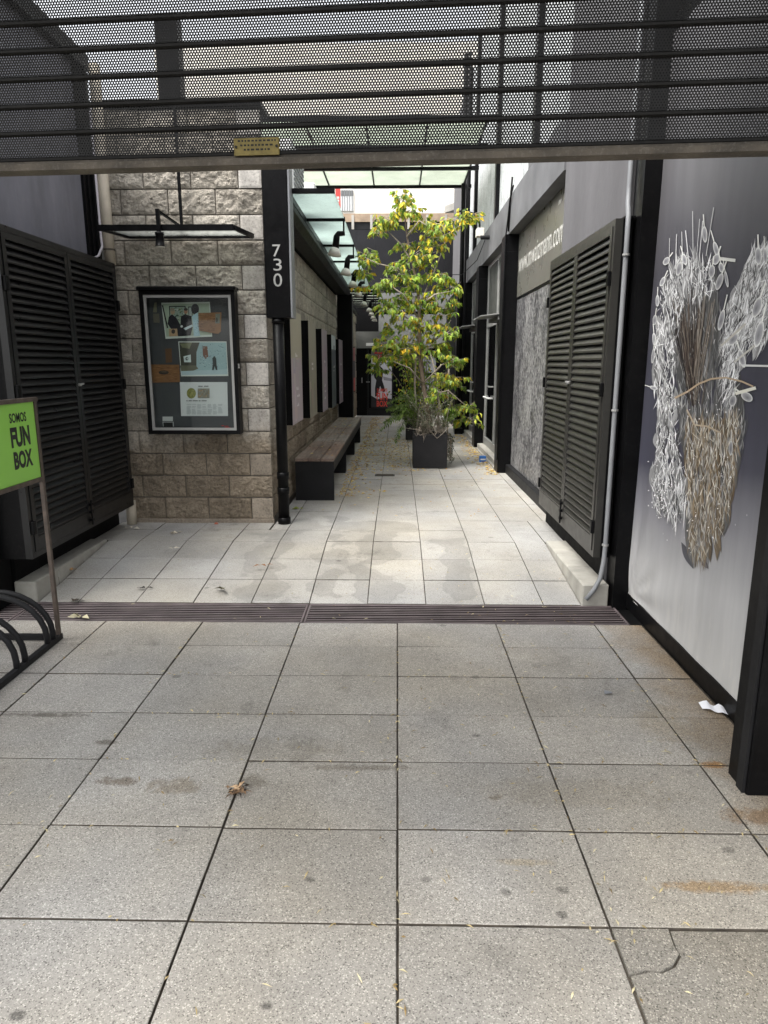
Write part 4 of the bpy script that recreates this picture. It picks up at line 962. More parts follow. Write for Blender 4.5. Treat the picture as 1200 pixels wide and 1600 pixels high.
MID = [(1052, 470), (1120, 450), (1134, 500), (1128, 580), (1150, 610), (1166, 650), (1160, 700), (1146, 740), (1140, 790), (1124, 840), (1092, 882), (1076, 868), (1072, 760), (1066, 700), (1056, 620)]
RIGHT = [(1140, 470), (1160, 440), (1168, 405), (1186, 388), (1203, 384), (1203, 520), (1188, 548), (1166, 536), (1152, 590), (1140, 640), (1128, 600), (1132, 520)]
LOW = [(1070, 660), (1155, 650), (1150, 740), (1140, 800), (1122, 846), (1098, 876), (1080, 868), (1074, 800)]
lens(1074, 868, 1.15, 46, 12, (70, 70, 78)); lens(1100, 880, .9, 22, 8, (96, 90, 92))
SK = (1, .8, 1)
TAN = [(150, 130, 102), (132, 112, 86), (168, 152, 128), (120, 104, 84), (150, 144, 136), (184, 174, 156)]
def strand(P, n, tilt, sp, L, w, fn): fill(P, n, lambda x, y: lens(x, y, V + tilt + R2.gauss(0, sp), R2.uniform(*L), R2.uniform(*w), fn()))
strand(MID, 90, 0, .10, (40, 90), (8, 15), lambda: gray(62, 84)); strand(LOW, 60, 0, .10, (30, 70), (7, 13), lambda: shade(R2.choice(TAN), R2.uniform(.62, .8)))
strand(LEFT, 80, 0, .14, (24, 48), (6, 11), lambda: gray(104, 140)); strand(RIGHT, 70, .3, .14, (28, 56), (7, 12), lambda: gray(120, 156))
strand(MID, 420, 0, .14, (16, 60), (.7, 2.2), lambda: gray(62, 130)); strand(LOW, 420, 0, .16, (14, 56), (.8, 3.0), lambda: shade(R2.choice(TAN), R2.uniform(.65, 1.05)))
strand(MID, 300, 0, .2, (6, 30), (.4, 1.0), lambda: gray(110, 190, 4)); strand(LOW, 300, 0, .3, (5, 24), (.4, 1.2), lambda: gray(130, 200, 14))
for i in range(80):
    x1 = R2.uniform(1046, 1118); y1 = R2.uniform(445, 520); x0 = 1084 + (x1 - 1084) * .18 + R2.gauss(0, 3); y0 = R2.uniform(590, 640)
    line((x0, y0), (x1, y1), R2.uniform(.5, 1.2), R2.choice([(46, 40, 38), (60, 50, 45), (36, 32, 32), (96, 84, 74), (130, 122, 112)]))
strand(LEFT, 420, 0, .2, (12, 46), (.7, 2.6), lambda: gray(110, 205)); strand(LEFT, 420, 0, .5, (4, 18), (.4, 1.2), lambda: gray(170, 226)); strand(LEFT, 220, 0, .3, (6, 24), (.5, 1.6), lambda: gray(52, 96))
strand(RIGHT, 420, .3, .2, (14, 52), (.7, 2.8), lambda: gray(125, 210)); strand(RIGHT, 380, .3, .4, (5, 22), (.4, 1.2), lambda: gray(170, 228)); strand(RIGHT, 170, .3, .3, (6, 26), (.5, 1.6), lambda: gray(56, 100))
for x, y, a, L, w in ((1042, 408, 2.2, 14, 9), (1062, 420, 1.8, 22, 9), (1070, 405, 1.3, 18, 8), (1102, 366, 1.5, 26, 8), (1120, 390, 1.3, 26, 8), (1120, 405, 1.9, 18, 11), (1113, 424, 1.7, 20, 10), (1128, 418, 1.4, 16, 8), (1125, 440, 1.9, 28, 10), (1136, 436, 1.4, 26, 5),
                      (1186, 400, 1.55, 28, 11), (1197, 400, 1.5, 26, 6), (1184, 480, 1.9, 34, 13), (1187, 522, 1.8, 42, 13), (1160, 560, 1.3, 30, 10), (1147, 530, 2.2, 22, 12), (1036, 440, 2.0, 16, 7), (1028, 470, 1.6, 18, 6), (1024, 500, 1.7, 16, 7), (1023, 530, 1.5, 20, 6), (1021, 556, 1.7, 24, 5), (1168, 620, .6, 20, 13), (1146, 626, 1.8, 18, 11), (1022, 606, .3, 12, 6), (1048, 650, 1.4, 20, 6), (1128, 500, 1.8, 34, 9), (1143, 700, 1.6, 24, 6)):
    spoon(x, y, a, L, w, R2.uniform(206, 240))
for x0, y0, x1, y1 in ((1078, 420, 1072, 360), (1084, 420, 1083, 330), (1088, 418, 1094, 342), (1092, 418, 1099, 345), (1104, 400, 1116, 324), (1068, 440, 1066, 362), (1046, 420, 1047, 372), (1056, 420, 1058, 366)):
    line((x0, y0), (x1, y1), R2.uniform(.7, 1.3), gray(140, 195))
line((1125, 404), (1150, 407), 5, (206, 206, 200)); line((1160, 571), (1204, 572), 3.2, (206, 206, 204))
def curve(pts, w, col):
    for p, q in zip(pts[:-1], pts[1:]): line(p, q, w, col)
curve([(1055, 622), (1075, 612), (1092, 600), (1112, 592), (1135, 590), (1160, 596), (1178, 604)], 2.6, (176, 156, 130)); curve([(1074, 640), (1086, 664), (1106, 666), (1126, 676)], 2.4, (176, 160, 138)); curve([(1127, 676), (1127, 700), (1129, 728)], 1.2, (196, 188, 176))
line((1128, 540), (1166, 506), 3, (186, 182, 172)); line((1148, 566), (1180, 540), 3, (190, 188, 180)); line((1150, 615), (1182, 606), 5, (214, 212, 200))
for i in range(90): pr.ell(R2.gauss(1034, 8), R2.gauss(770, 26), R2.uniform(.5, 1.4), R2.uniform(.5, 1.4), gray(150, 230), n=6)
for i in range(60):
    x, y = R2.uniform(1060, 1160), R2.uniform(600, 880)
    if inside(x, y, LOW) or inside(x, y, MID): pr.ell(x, y, R2.uniform(.4, 1.2), R2.uniform(.4, 1.4), gray(190, 240), n=6)
for x, y in ((1037, 834), (1070, 840), (1150, 820), (1156, 640), (1168, 805)): pr.ell(x, y, 1, 1.6, (170, 168, 172), n=6)
pr.obj('print', 'print', bf)

# ------------------------------------------------------------------ far end of the passage
bk = thing('end_building', 'dark building closing the passage with a poster door', 'building', (0, 20, PZ))
YW = 19.36
MB().box(-1.6, 3.4, YW, 19.9, PZ, 2.42).obj('wall', 'black_matt', bk)
MB().box(-1.6, 3.4, YW - .16, 19.9, 1.96, 2.40).obj('lintel', 'concrete', bk)
MB().box(-0.86, -0.58, YW - .166, YW - .161, 2.02, 2.10).obj('small_sign', 'white', bk)
for x0, x1, z0, z1 in ((-0.52, 0.15, 2.41, 2.86), (-0.52, 0.15, 2.94, 3.42), (0.18, 1.0, 2.41, 2.86), (0.18, 1.0, 2.94, 3.42), (1.03, 1.55, 2.41, 3.42)):
    MB().box(x0, x1, YW - .02, YW + .2, z0, z1).obj('concrete_panel', 'concrete', bk)
MB().box(-4, 3.4, YW + .05, 19.9, 2.425, 3.42).obj('upper_wall', 'black_matt', bk)
x = -4.0
while x < 3.3:
    MB().box(x, x + .478, 19.62 + RND.uniform(0, .012), 19.66, 3.43, 5.08).obj('metal_sheet', 'sheet_black', bk); x += .48
MB().box(-4, 3.4, 19.665, 19.9, 3.43, 5.1).obj('sheet_backing', 'black_matt', bk)
door = thing('entrance_door', 'black framed door with poster at the far end of the passage', 'door', (-0.5, YW - .1, PZ))
MB().box(-1.14, -0.84, YW - .10, YW - .002, PZ, 1.955).obj('side_panel', 'black', door)
fm = MB(); fm.box(-0.838, -0.80, YW - .11, YW - .002, PZ, 1.955); fm.box(-0.155, -0.115, YW - .11, YW - .002, PZ, 1.955); fm.box(-0.80, -0.155, YW - .11, YW - .002, PZ, PZ + .20); fm.box(-0.80, -0.155, YW - .11, YW - .002, 1.92, 1.955); fm.obj('frame', 'steel_dark', door)
MB().box(-0.798, -0.157, YW - .05, YW - .003, PZ + .202, 1.918).obj('leaf', 'black', door)
MB().tube([(-0.98, YW - .101, 1.03), (-0.98, YW - .15, 1.03), (-0.98, YW - .15, 1.16), (-0.98, YW - .101, 1.16)], .010, 6).obj('handle', 'alu', door)
MB().tube([(-0.86, YW - .101, 1.05), (-0.86, YW - .16, 1.05), (-0.76, YW - .16, 1.05)], .010, 6).obj('lever', 'alu', door)
po = thing('door_poster', 'black and white poster of a dark figure with red lettering on the far door', 'poster', (-0.48, YW - .06, PZ + .25))
YP = YW - .052
p = PR(lambda x, y: atY(x, y, YP), (0, -.0002, 0))
p.poly([(580, 547), (613.5, 547), (613.5, 637), (580, 637)], (205, 204, 212))
p.poly([(580, 547), (613.5, 547), (613.5, 553), (580, 557)], (120, 116, 120))
p.poly([(580, 618), (590, 624), (600, 621), (613.5, 624), (613.5, 637), (580, 637)], (52, 50, 54)); p.poly([(598, 588), (613.5, 592), (613.5, 596), (600, 594)], (150, 148, 156))
p.ell(590.6, 568, 2.6, 4.0, (34, 32, 36)); p.ell(590, 564.5, 3.6, 2.2, (30, 28, 32))
p.poly([(588, 573), (594, 572), (599, 577), (598, 588), (597, 594), (600, 603), (602, 612), (598, 613), (594, 603), (592, 610), (590, 618), (586, 620), (586, 606), (588, 594), (585, 590), (583, 582)], (36, 34, 38))
p.obj('picture', 'print', po)
q0 = atY(588, 612, YP - .006)
def red(txt, x0, y0, x1, y1, b=.02):
    a = atY(x0, y1, YP - .006); c = atY(x1, y0, YP - .006)
    text_fit('lettering', txt, (a.x, YP - .006, a.z), (1, 0, 0), (0, 0, 1), c.x - a.x, c.z - a.z, 'letter_red', po, bold=b)
red('SOMOS', 589, 607, 605, 612); red('FUN', 588.5, 613.5, 605.5, 625, .03); red('BOX', 588.5, 626, 605.5, 635.5, .03)
rp = PR(lambda x, y: atY(x, y, YP - .005), (0, -.0002, 0))
for x0, y0, x1, y1 in ((585, 550, 590, 553), (591, 550, 597, 553.5), (598, 550.5, 606, 553), (585, 555, 593, 559), (594, 555, 601, 559), (602, 555.5, 611, 559)): rp.rect(x0, y0, x1, y1, (206, 66, 60))
rp.obj('red_header', 'print', po)
win = thing('far_window', 'pale blue window behind the tree at the end of the passage', 'window', (0.75, YW, 0.9))
MB().box(0.40, 1.10, YW - .03, YW - .001, 0.75, 1.78).obj('frame', 'black', win)
MB().box(0.44, 1.06, YW - .034, YW - .031, 1.30, 1.74).obj('pane', 'conduit', win); MB().box(0.44, 1.06, YW - .034, YW - .031, 0.79, 1.22).obj('pane', 'conduit', win)
# board fence above the black sheets and the cream house beyond
fe = thing('board_fence', 'weathered board fence with pale battens above the black sheet wall', 'fence', (0, 21, 5.0))
MB().box(-4, 3.4, 20.4, 20.5, 5.12, 5.62).obj('backing', 'steel_dark', fe)
MB().box(-4, 3.4, 20.36, 20.40, 5.42, 5.64).obj('top_board', 'fence_wood', fe)
x = -3.9
while x < 3.3:
    MB().box(x, x + .07, 20.34, 20.358, 5.10, 5.60).obj('batten', 'pale_concrete', fe); x += .52
ch = thing('cream_house', 'sunlit cream rendered house beyond the fence', 'house', (0, 29, 0))
MB().box(-9, 9, 28, 34, 0, 13.0).obj('wall', 'cream', ch)
wy = 27.98
a = atY(533, 330, wy); b = atY(552, 297, wy)
wf = MB().box(a.x, b.x, 27.93, 27.999, a.z, b.z).obj('window', 'white', ch)
for k in range(5): xx = a.x + (b.x - a.x) * (k + .5) / 5; MB().box(xx - .012, xx + .012, 27.90, 27.93, a.z, b.z).obj('bar', 'conduit', wf)
MB().box(a.x, b.x, 27.92, 27.929, b.z - .22, b.z - .02).obj('shutter_box', 'concrete', wf)
gh = thing('grey_annex', 'grey annex with sloping roof edge beside the cream house', 'house', (2.6, 24, 0))
MB().box(1.9, 6, 23, 26, 0, 6.55).obj('wall', 'concrete', gh)
MB().prism([(1.45, 6.1), (6.2, 7.6), (6.2, 7.8), (1.45, 6.3)], 'y', 22.6, 26.2).obj('roof', 'pale_concrete', gh)
for i, (px, y0, lab) in enumerate(((485, 15.9, 'short red pole beside the rooftop air conditioners'), (528, 15.9, 'red pole with white lettering below the overhead glass roof'))):
    a = atY(px - 3.5, 330 if i else 306, y0); b = atY(px + 3.5, 288, y0)
    r = thing('red_pole', lab, 'pole', ((a.x + b.x) / 2, y0, 2.9), 'red poles')
    MB().bbox(a.x, b.x, y0, y0 + .1, 3.05, b.z, .004).obj('pole', 'red', r)
    if i:
        m = MB(); zz = a.z + .06
        while zz < b.z - .25: w = RND.uniform(.02, .045); m.box(b.x - .075, b.x - .025, y0 - .002, y0 - .0005, zz, zz + w); zz += w + .018
        m.obj('lettering', 'white_print', r)

# overhead frosted glass roof across the passage
gr = thing('glass_roof', 'frosted glass roof on thin black bars spanning the passage overhead', 'glass roof', (-.3, 13, 4.95))
ZR = 4.97; xs = [-2.2, -1.35, -0.47, 0.42, 1.27]; ys = [10.6, 11.9, 13.15, 14.42]
for a in ys: MB().box(-2.2, 1.43, a - .035, a + .035, ZR - .06, ZR).obj('cross_bar', 'black', gr)
for a in xs:
    for c, d in zip(ys[:-1], ys[1:]): MB().box(a - .012, a + .012, c + .036, d - .036, ZR - .03, ZR).obj('glazing_bar', 'black', gr)
for a, b in zip(xs[:-1], xs[1:]):
    for c, d in zip(ys[:-1], ys[1:]): MB().box(a + .014, b - .014, c + .038, d - .038, ZR - .012, ZR - .002).obj('glass_pane', 'frosted_white', gr)
MB().bbox(-2.28, -2.2, 10.55, 10.63, 3.06, ZR + .02).obj('post', 'black', gr); MB().bbox(-2.28, -2.2, 14.38, 14.46, 3.06, ZR + .02).obj('post', 'black', gr)

# ------------------------------------------------------------------ perforated roller shutter at the gateway
SA, SB_ = Vector((-1.239, 2.275, 2.14)), Vector((1.038, 2.107, 2.14))
rz = math.atan2(SB_.y - SA.y, SB_.x - SA.x)
sh = thing('roller_shutter', 'half-open perforated dark steel roller shutter overhead across the gateway', 'roller shutter', SA, rz=rz)
ORG[sh.name] = Vector((0, 0, 0))
SL, SR, PITCH_S = -1.9, 3.3, 0.0742
pw, ph, hr = 0.0084, 0.0070, 0.00225
vs = []; fs = []; nrow = 9
ncol = int((SR - SL) / pw)
for r_ in range(nrow):
    zc = 0.0112 + ph * (r_ + .5); off = (r_ % 2) * pw / 2
    for c_ in range(ncol):
        xc = SL + pw * (c_ + .5) + off; o = len(vs)
        for dx, dz in ((-.5, -.5), (0, -.5), (.5, -.5), (.5, .5), (0, .5), (-.5, .5)): vs.append((xc + dx * pw, 0, zc + dz * ph))
        for t in (216, 270, 324, 36, 90, 144): vs.append((xc + hr * math.cos(math.radians(t)), 0, zc + hr * math.sin(math.radians(t))))
        for k in range(6): fs.append((o + k, o + (k + 1) % 6, o + 6 + (k + 1) % 6, o + 6 + k))
# rolled rib at the lower edge of each slat
prof = [(0.001, 0.0115), (-0.010, 0.0120), (-0.0145, 0.0075), (-0.0130, 0.0015), (-0.006, -0.0015), (0.004, 0.0), (0.005, 0.008)]
o = len(vs); n = len(prof)
for X in (SL, SR + .01): vs += [(X, y, z) for y, z in prof]
fs += [(o + i, o + n + i, o + n + (i + 1) % n, o + (i + 1) % n) for i in range(n)]
mb = MB(); mb.v = vs; mb.f = fs; mb.c = [None] * len(fs)
slat_me = mb.mesh('slat', 'shutter')
for k in range(9): put('slat', slat_me, (0, 0, 0.030 + k * PITCH_S), sh)
MB().prism([(-0.03, 0.0), (0.03, 0.0), (0.03, 0.008), (0.012, 0.012), (0.012, 0.036), (-0.008, 0.036), (-0.012, 0.02), (-0.03, 0.018)], 'x', SL, SR).obj('bottom_rail', 'rail', sh)
MB().box(SL, SR, -0.05, 0.30, 0.70, 1.13).obj('shutter_housing', 'black_matt', sh)
bp = MB().bbox(0.755, 0.892, -0.0225, -0.0145, 0.027, 0.075, .002).obj('maker_plate', 'brass', sh)
m = MB()
for k, (x0, x1) in enumerate(((.768, .88), (.775, .87), (.785, .865))):
    xx = x0
    while xx < x1: w = RND.uniform(.004, .011); m.box(xx, xx + w, -0.0228, -0.0226, .064 - k * .012, .069 - k * .012); xx += w + .004
m.obj('plate_marks', 'shutter', bp)
for xx in (.762, .885): MB().tube([(xx, -.0226, .05), (xx, -.026, .05)], .004, 8).obj('rivet', 'shutter', bp)

# slab and upstand added out of view above the gateway to shade the near paving
gw = thing('gateway_shade', 'unseen slab added above the gateway to shade the near paving', 'building', (0, 0.6, 3.0))
MB().box(-5.5, 4.5, 0.2, 2.9, 3.28, 3.50).obj('shade_slab', 'concrete', gw)
MB().box(-5.5, 4.5, 2.62, 2.9, 3.502, 4.1).obj('shade_upstand', 'grey_wall', gw)

# ------------------------------------------------------------------ bicycle rack with the green sign
bike = thing('bicycle_rack', 'dark steel hoop bicycle rack carrying a green sign at the left edge', 'bicycle rack', (-2.2, 3.3, 0))
m = MB(); m.box(-1.965, -1.935, 1.6, 3.68, 0.004, 0.034); m.obj('base_rail', 'steel_dark', bike)
m = MB(); m.box(-2.95, -1.967, 3.645, 3.675, 0.004, 0.034); m.obj('cross_rail', 'steel_dark', bike)
m = MB(); m.box(-2.98, -2.95, 1.6, 3.68, 0.004, 0.034); m.obj('base_rail', 'steel_dark', bike)
for yy in (3.60, 3.535, 3.30, 3.22, 2.95, 2.87, 2.6, 2.52):
    pts = [(-1.95, yy, 0.03)] + [(-2.24 + 0.29 * math.cos(t), yy, 0.07 + 0.24 * math.sin(t)) for t in [math.pi * k / 14 for k in range(15)]] + [(-2.53, yy, 0.03)]
    MB().tube(pts, .0165, 10).obj('hoop', 'steel_dark', bike, True)
m = MB()
for zc, y0, y1 in ((1.375, 1.6, 3.69), (0.945, 1.6, 3.655)): m.box(-1.963, -1.941, y0, y1, zc - .011, zc + .011)
m.box(-1.962, -1.942, 3.655, 3.678, 0.034, 1.363); m.box(-1.962, -1.942, 1.6, 1.622, 0.034, 1.363); m.obj('sign_frame', 'rust_steel', bike)
MB().box(-1.957, -1.949, 1.63, 3.654, 0.957, 1.363).obj('sign_panel', 'green', bike)
def grn(txt, c4):
    a, b = c4[0], c4[1]   # (x,y) lower left, upper right
    P = atX(*a, -1.9475); Q = atX(*b, -1.9475)
    text_fit('lettering', txt, (-1.9478, P.y, P.z), (0, 1, 0), (0, 0, 1), Q.y - P.y, Q.z - P.z, 'letter_black', bike, bold=c4[2])
grn('SOMOS', ((15.5, 662), (40, 643), .025)); grn('FUN', ((19, 701), (45, 664), .045)); grn('BOX', ((24, 735), (49.5, 700), .045))

# ------------------------------------------------------------------ planters, tree, ferns
def planter(x0, x1, y0, y1, z1, label):
    r = thing('planter', label, 'planter', ((x0 + x1) / 2, (y0 + y1) / 2, PZ), 'dark square planters')
    t = .02; m = MB(); m.bbox(x0, x1, y0, y1, PZ + .012, z1 - .04, .006)
    m.obj('tub', 'planter', r)
    f = MB(); f.box(x0, x1, y0, y0 + t, z1 - .038, z1); f.box(x0, x1, y1 - t, y1, z1 - .038, z1); f.box(x0, x0 + t, y0 + t, y1 - t, z1 - .038, z1); f.box(x1 - t, x1, y0 + t, y1 - t, z1 - .038, z1)
    f.obj('rim', 'planter', r)
    MB().box(x0 + t, x1 - t, y0 + t, y1 - t, z1 - .039, z1 - .02).obj('soil', 'soil', r)
planter(0.222, 0.697, 9.45, 9.93, 0.60, 'charcoal square planter in the middle of the passage')
planter(0.165, 0.64, 13.0, 13.48, 0.60, 'second dark planter hidden behind the first in the passage')

RT = random.Random(5)
def leaf_pts(c, d, up, L, W, fold=0.25):
    d = d.normalized(); s_ = d.cross(up)
    if s_.length < 1e-3: s_ = Vector((1, 0, 0))
    s_.normalize(); n_ = s_.cross(d)
    a = c; b = c + d * L * .45 + n_ * L * .06; e = c + d * L
    return [a, b + s_ * W / 2 + n_ * W * fold, e - n_ * L * .10, b - s_ * W / 2 + n_ * W * fold, b]
LF = [(0, 1, 4), (1, 2, 4), (2, 3, 4), (3, 0, 4)]
GREENS = [(138, 166, 62), (112, 146, 54), (158, 178, 74), (170, 184, 76), (92, 124, 50), (144, 170, 84)]
YELS = [(214, 206, 66), (222, 200, 60), (200, 200, 78), (224, 186, 54), (206, 212, 96)]
def lc(y): 
    c = RT.choice(YELS) if RT.random() < y * .72 else RT.choice(GREENS); v = RT.uniform(.68, 1.2); return lin(tuple(min(255, x * v) for x in c))
tree = thing('potted_tree', 'slender tree with green and yellow drooping leaves growing in the planter', 'tree', (0.46, 9.7, 0.58))
def W(px, py, dy=0.0): return atY(px, py, 9.70 + dy)
tr = MB()
trunk = [W(673, 672), W(668, 640, .01), W(661, 600, .02), W(657, 560, .0), W(655, 520, -.02), W(655, 478, -.02), W(652, 445, .0), W(644, 410, .03), W(636, 370, .02), W(632, 335, 0), W(628, 300, 0)]
tr.tube(trunk, [.045, .037, .032, .029, .026, .022, .018, .015, .011, .008, .004], 8)
tr.obj('trunk', 'bark', tree, True)
st2 = MB()
st2.tube([W(662, 676, .05), W(650, 640, .06), W(648, 600, .05), W(650, 560, .04), W(653, 530, .01)], [.02, .017, .015, .013, .01], 6)
st2.tube([W(684, 674, -.03), W(686, 630, -.06), W(680, 580, -.04), W(672, 550, 0)], [.018, .015, .012, .009], 6)
st2.obj('stem', 'twig_pale', tree, True)
branches = [[(655, 478, 0), (672, 440, .1), (688, 400, .15), (700, 365, .1), (735, 342, .05)], [(655, 500, 0), (630, 460, -.15), (600, 440, -.2)], [(652, 445, 0), (625, 420, -.1), (590, 412, -.12), (570, 402, -.15)],
            [(655, 478, 0), (680, 460, -.2), (705, 455, -.25)], [(657, 560, 0), (690, 520, .2), (705, 500, .25)], [(657, 560, 0), (625, 545, .1), (595, 560, .15)], [(661, 600, 0), (690, 570, -.15), (712, 560, -.2)],
            [(665, 620, 0), (700, 610, -.1), (735, 640, -.15)], [(644, 410, 0), (625, 380, .1), (605, 360, .1)], [(636, 370, 0), (655, 345, -.1), (680, 360, -.1)], [(661, 600, 0), (640, 575, -.2), (615, 565, -.25)], [(657, 540, 0), (640, 500, .2), (612, 480, .2)]]
br = MB(); bpts = []
for b in branches:
    pts = [W(*q) for q in b]; br.tube(pts, [max(.0035, .014 * (1 - i / len(pts))) for i in range(len(pts))], 6)
    for p_, q_ in zip(pts[:-1], pts[1:]):
        for t in (0.3, .6, .95): bpts.append(p_.lerp(q_, t))
br.obj('branches', 'twig_pale', tree, True)
CL = [(625, 312, 20, .6), (610, 338, 20, .55), (640, 330, 20, .55), (660, 348, 18, .6), (688, 360, 20, .7), (714, 346, 16, .7), (735, 338, 9, .6), (675, 382, 20, .6), (602, 352, 14, .5), (668, 405, 16, .5),
      (574, 398, 12, .25), (580, 408, 9, .2), (571, 426, 9, .45), (568, 447, 5, .9), (650, 402, 18, .3), (622, 420, 20, .2), (600, 442, 20, .25), (640, 440, 26, .3), (682, 436, 24, .3), (702, 452, 18, .45), (618, 470, 22, .3), (660, 474, 26, .55), (695, 482, 18, .35), (603, 482, 12, .3),
      (640, 502, 26, .6), (672, 510, 26, .5), (700, 522, 15, .3), (608, 535, 20, .4), (645, 540, 26, .75), (682, 545, 24, .35), (708, 560, 18, .25), (598, 556, 13, .3), (626, 560, 20, .35), (592, 576, 10, .3), (700, 590, 18, .5), (688, 612, 18, .25), (714, 600, 14, .25), (714, 640, 12, .25), (736, 634, 8, .25), (738, 656, 7, .3), (700, 640, 16, .25), (612, 512, 12, .4), (590, 360, 8, .5), (722, 655, 8, .3), (645, 470, 20, .3), (630, 385, 12, .4)]
fol = MB(); twg = MB(); singles = []
leaf_meshes = []
for i in range(12):
    c = lc(0 if i < 6 else 1)
    m = MB(); m.add(leaf_pts(Vector((0, 0, 0)), Vector((0, 0, -1)), Vector((0, 1, 0)), .085, .036), LF, c); leaf_meshes.append(m.mesh('leaf', 'leaf', smooth=False))
cand = []
for (px, py, r, yf) in CL:
    c0 = W(px, py, RT.uniform(-.12, .12)); R0 = r / F_PX * 9.0
    nt = max(4, int(r * 1.05))
    for k in range(nt):
        # a twig inside the clump with a handful of drooping leaves
        u = Vector((RT.gauss(0, 1), RT.gauss(0, 1), RT.gauss(0, 1))); u.normalize(); base = c0 + u * R0 * RT.uniform(.1, .85)
        dr = Vector((u.x + RT.gauss(0, .5), u.y + RT.gauss(0, .5), RT.uniform(-.4, .5))).normalized(); TL = RT.uniform(.08, .16)
        tip = base + dr * TL
        twg.tube([base - dr * .05, tip], [.003, .0015], 4, False)
        for q in range(RT.randint(6, 10)):
            p_ = base.lerp(tip, RT.uniform(.1, 1.0)); d = Vector((dr.x * .6 + RT.gauss(0, .4), dr.y * .5 + RT.gauss(0, .4), RT.uniform(-1.5, -.35)))
            L = RT.uniform(.042, .105); cand.append((p_, d, L, RT.uniform(.38, .5) * L, yf))
RT.shuffle(cand)
cand.sort(key=lambda t: t[0].y + RT.uniform(-.02, .02))
for i, (p_, d, L, w, yf) in enumerate(cand):
    if i < 300:
        me = leaf_meshes[RT.randrange(6) + (6 if RT.random() < yf * .72 else 0)]
        o = put('leaf', me, p_, tree); d = d.normalized()
        o.rotation_euler = d.to_track_quat('-Z', 'Y').to_euler(); o.scale = (1, 1, 1) if L < .06 else (L / .085,) * 3
    else:
        up_ = Vector((RT.gauss(0, .4), RT.gauss(-.6, .5), RT.gauss(.5, .4)))
        fol.add(leaf_pts(p_, d, up_, L, w, RT.uniform(.1, .4)), LF, lc(yf))
fol.obj('foliage', 'leaf', tree, kind='stuff'); twg.obj('twigs', 'twig_pale', tree, kind='stuff')

def frond(mb, base, pts, n, wid, cols):
    for i in range(n):
        t = (i + .5) / n; k = t * (len(pts) - 1); a = min(int(k), len(pts) - 2); p_ = Vector(pts[a]).lerp(Vector(pts[a + 1]), k - a); tg = (Vector(pts[a + 1]) - Vector(pts[a])).normalized()
        ww = wid * math.sin(math.pi * min(1, .15 + .85 * (1 - t))) + .01
        for s_ in (-1, 1):
            for _ in range(5):
                sd = tg.cross(Vector((RT.gauss(0, .5), RT.gauss(0, .5), 1))).normalized() * s_ + tg * .6 + Vector((0, 0, RT.gauss(0, .25)))
                c = lin(shade(RT.choice(cols), RT.uniform(.8, 1.1)))
                mb.add(leaf_pts(p_, sd, Vector((0, 0, 1)), ww * RT.uniform(.6, 1.1), .013, .1), LF, c)
fern = thing('asparagus_fern', 'feathery green fern spilling from the left side of the planter', 'fern', (0.3, 9.6, 0.58))
fm = MB(); stm = MB(); FC = [(112, 144, 62), (132, 162, 76), (88, 120, 50), (150, 172, 92)]
for tx, ty, mx, my, dy in ((612, 640, 640, 632, -.1), (605, 630, 640, 622, 0), (594, 672, 630, 648, -.15), (618, 690, 632, 656, -.2), (626, 615, 645, 640, .1), (620, 655, 640, 645, -.2), (612, 648, 640, 640, .05), (604, 640, 630, 636, -.05), (628, 640, 645, 650, -.2), (600, 660, 626, 650, -.1), (640, 610, 650, 640, -.1)):
    a = W(655, 674, 0); pts = [a, a.lerp(W(mx, my, dy * .5), .5) + Vector((0, 0, .05)), W(mx, my, dy * .5), W((mx + tx) / 2, (my + ty) / 2 - 3, dy), W(tx, ty, dy)]
    stm.tube(pts, [.004, .003, .0025, .002, .001], 4, False); frond(fm, a, pts, 26, .085, FC)
stm.obj('stems', 'twig_pale', fern); fm.obj('fronds', 'leaf', fern, kind='stuff')
fern2 = thing('asparagus_fern', 'arching green fern frond on the right side of the planter', 'fern', (0.65, 9.6, 0.58))
fm = MB(); stm = MB()
for tx, ty, mx, my, dy in ((726, 640, 708, 648, -.1), (718, 632, 703, 644, 0), (712, 650, 700, 655, -.15), (704, 620, 696, 645, .1)):
    a = W(690, 674, 0); pts = [a, W((690 + mx) / 2, (674 + my) / 2, 0), W(mx, my, dy * .5), W(tx, ty, dy)]
    stm.tube(pts, [.004, .003, .002, .001], 4, False); frond(fm, a, pts, 22, .07, FC)
stm.obj('stems', 'twig_pale', fern2); fm.obj('fronds', 'leaf', fern2, kind='stuff')
shrub = thing('variegated_shrub', 'grey-green small-leaved shrub round the foot of the tree in the planter', 'shrub', (0.46, 9.7, 0.58))
sm = MB(); sst = MB(); VC = [(170, 178, 154), (138, 150, 118), (194, 198, 176), (112, 124, 92), (150, 140, 112)]
for k in range(70):
    a = W(RT.uniform(650, 695), 676, RT.uniform(-.18, .18)); t = W(RT.gauss(668, 22), RT.uniform(612, 668), RT.uniform(-.25, .2)); md = a.lerp(t, .5) + Vector((0, 0, .04))
    sst.tube([a, md, t], [.004, .003, .0015], 4, False)
    for q in range(22):
        p_ = md.lerp(t, RT.uniform(-.2, 1.05)) + Vector((RT.gauss(0, .02), RT.gauss(0, .02), RT.gauss(0, .02)))
        sm.add(leaf_pts(p_, Vector((RT.gauss(0, 1), RT.gauss(0, 1), RT.gauss(0, .6))), Vector((0, 0, 1)), RT.uniform(.025, .045), .018), LF, lin(shade(RT.choice(VC), RT.uniform(.75, 1.05))))
sst.obj('stems', 'twig_pale', shrub); sm.obj('foliage', 'leaf', shrub, kind='stuff')
ivy = thing('trailing_ivy', 'dark trailing ivy hanging down the right side of the planter', 'ivy', (0.70, 9.5, 0.16))
im = MB(); ist = MB(); IC = [(52, 62, 44), (66, 74, 50), (80, 84, 62), (44, 50, 38)]
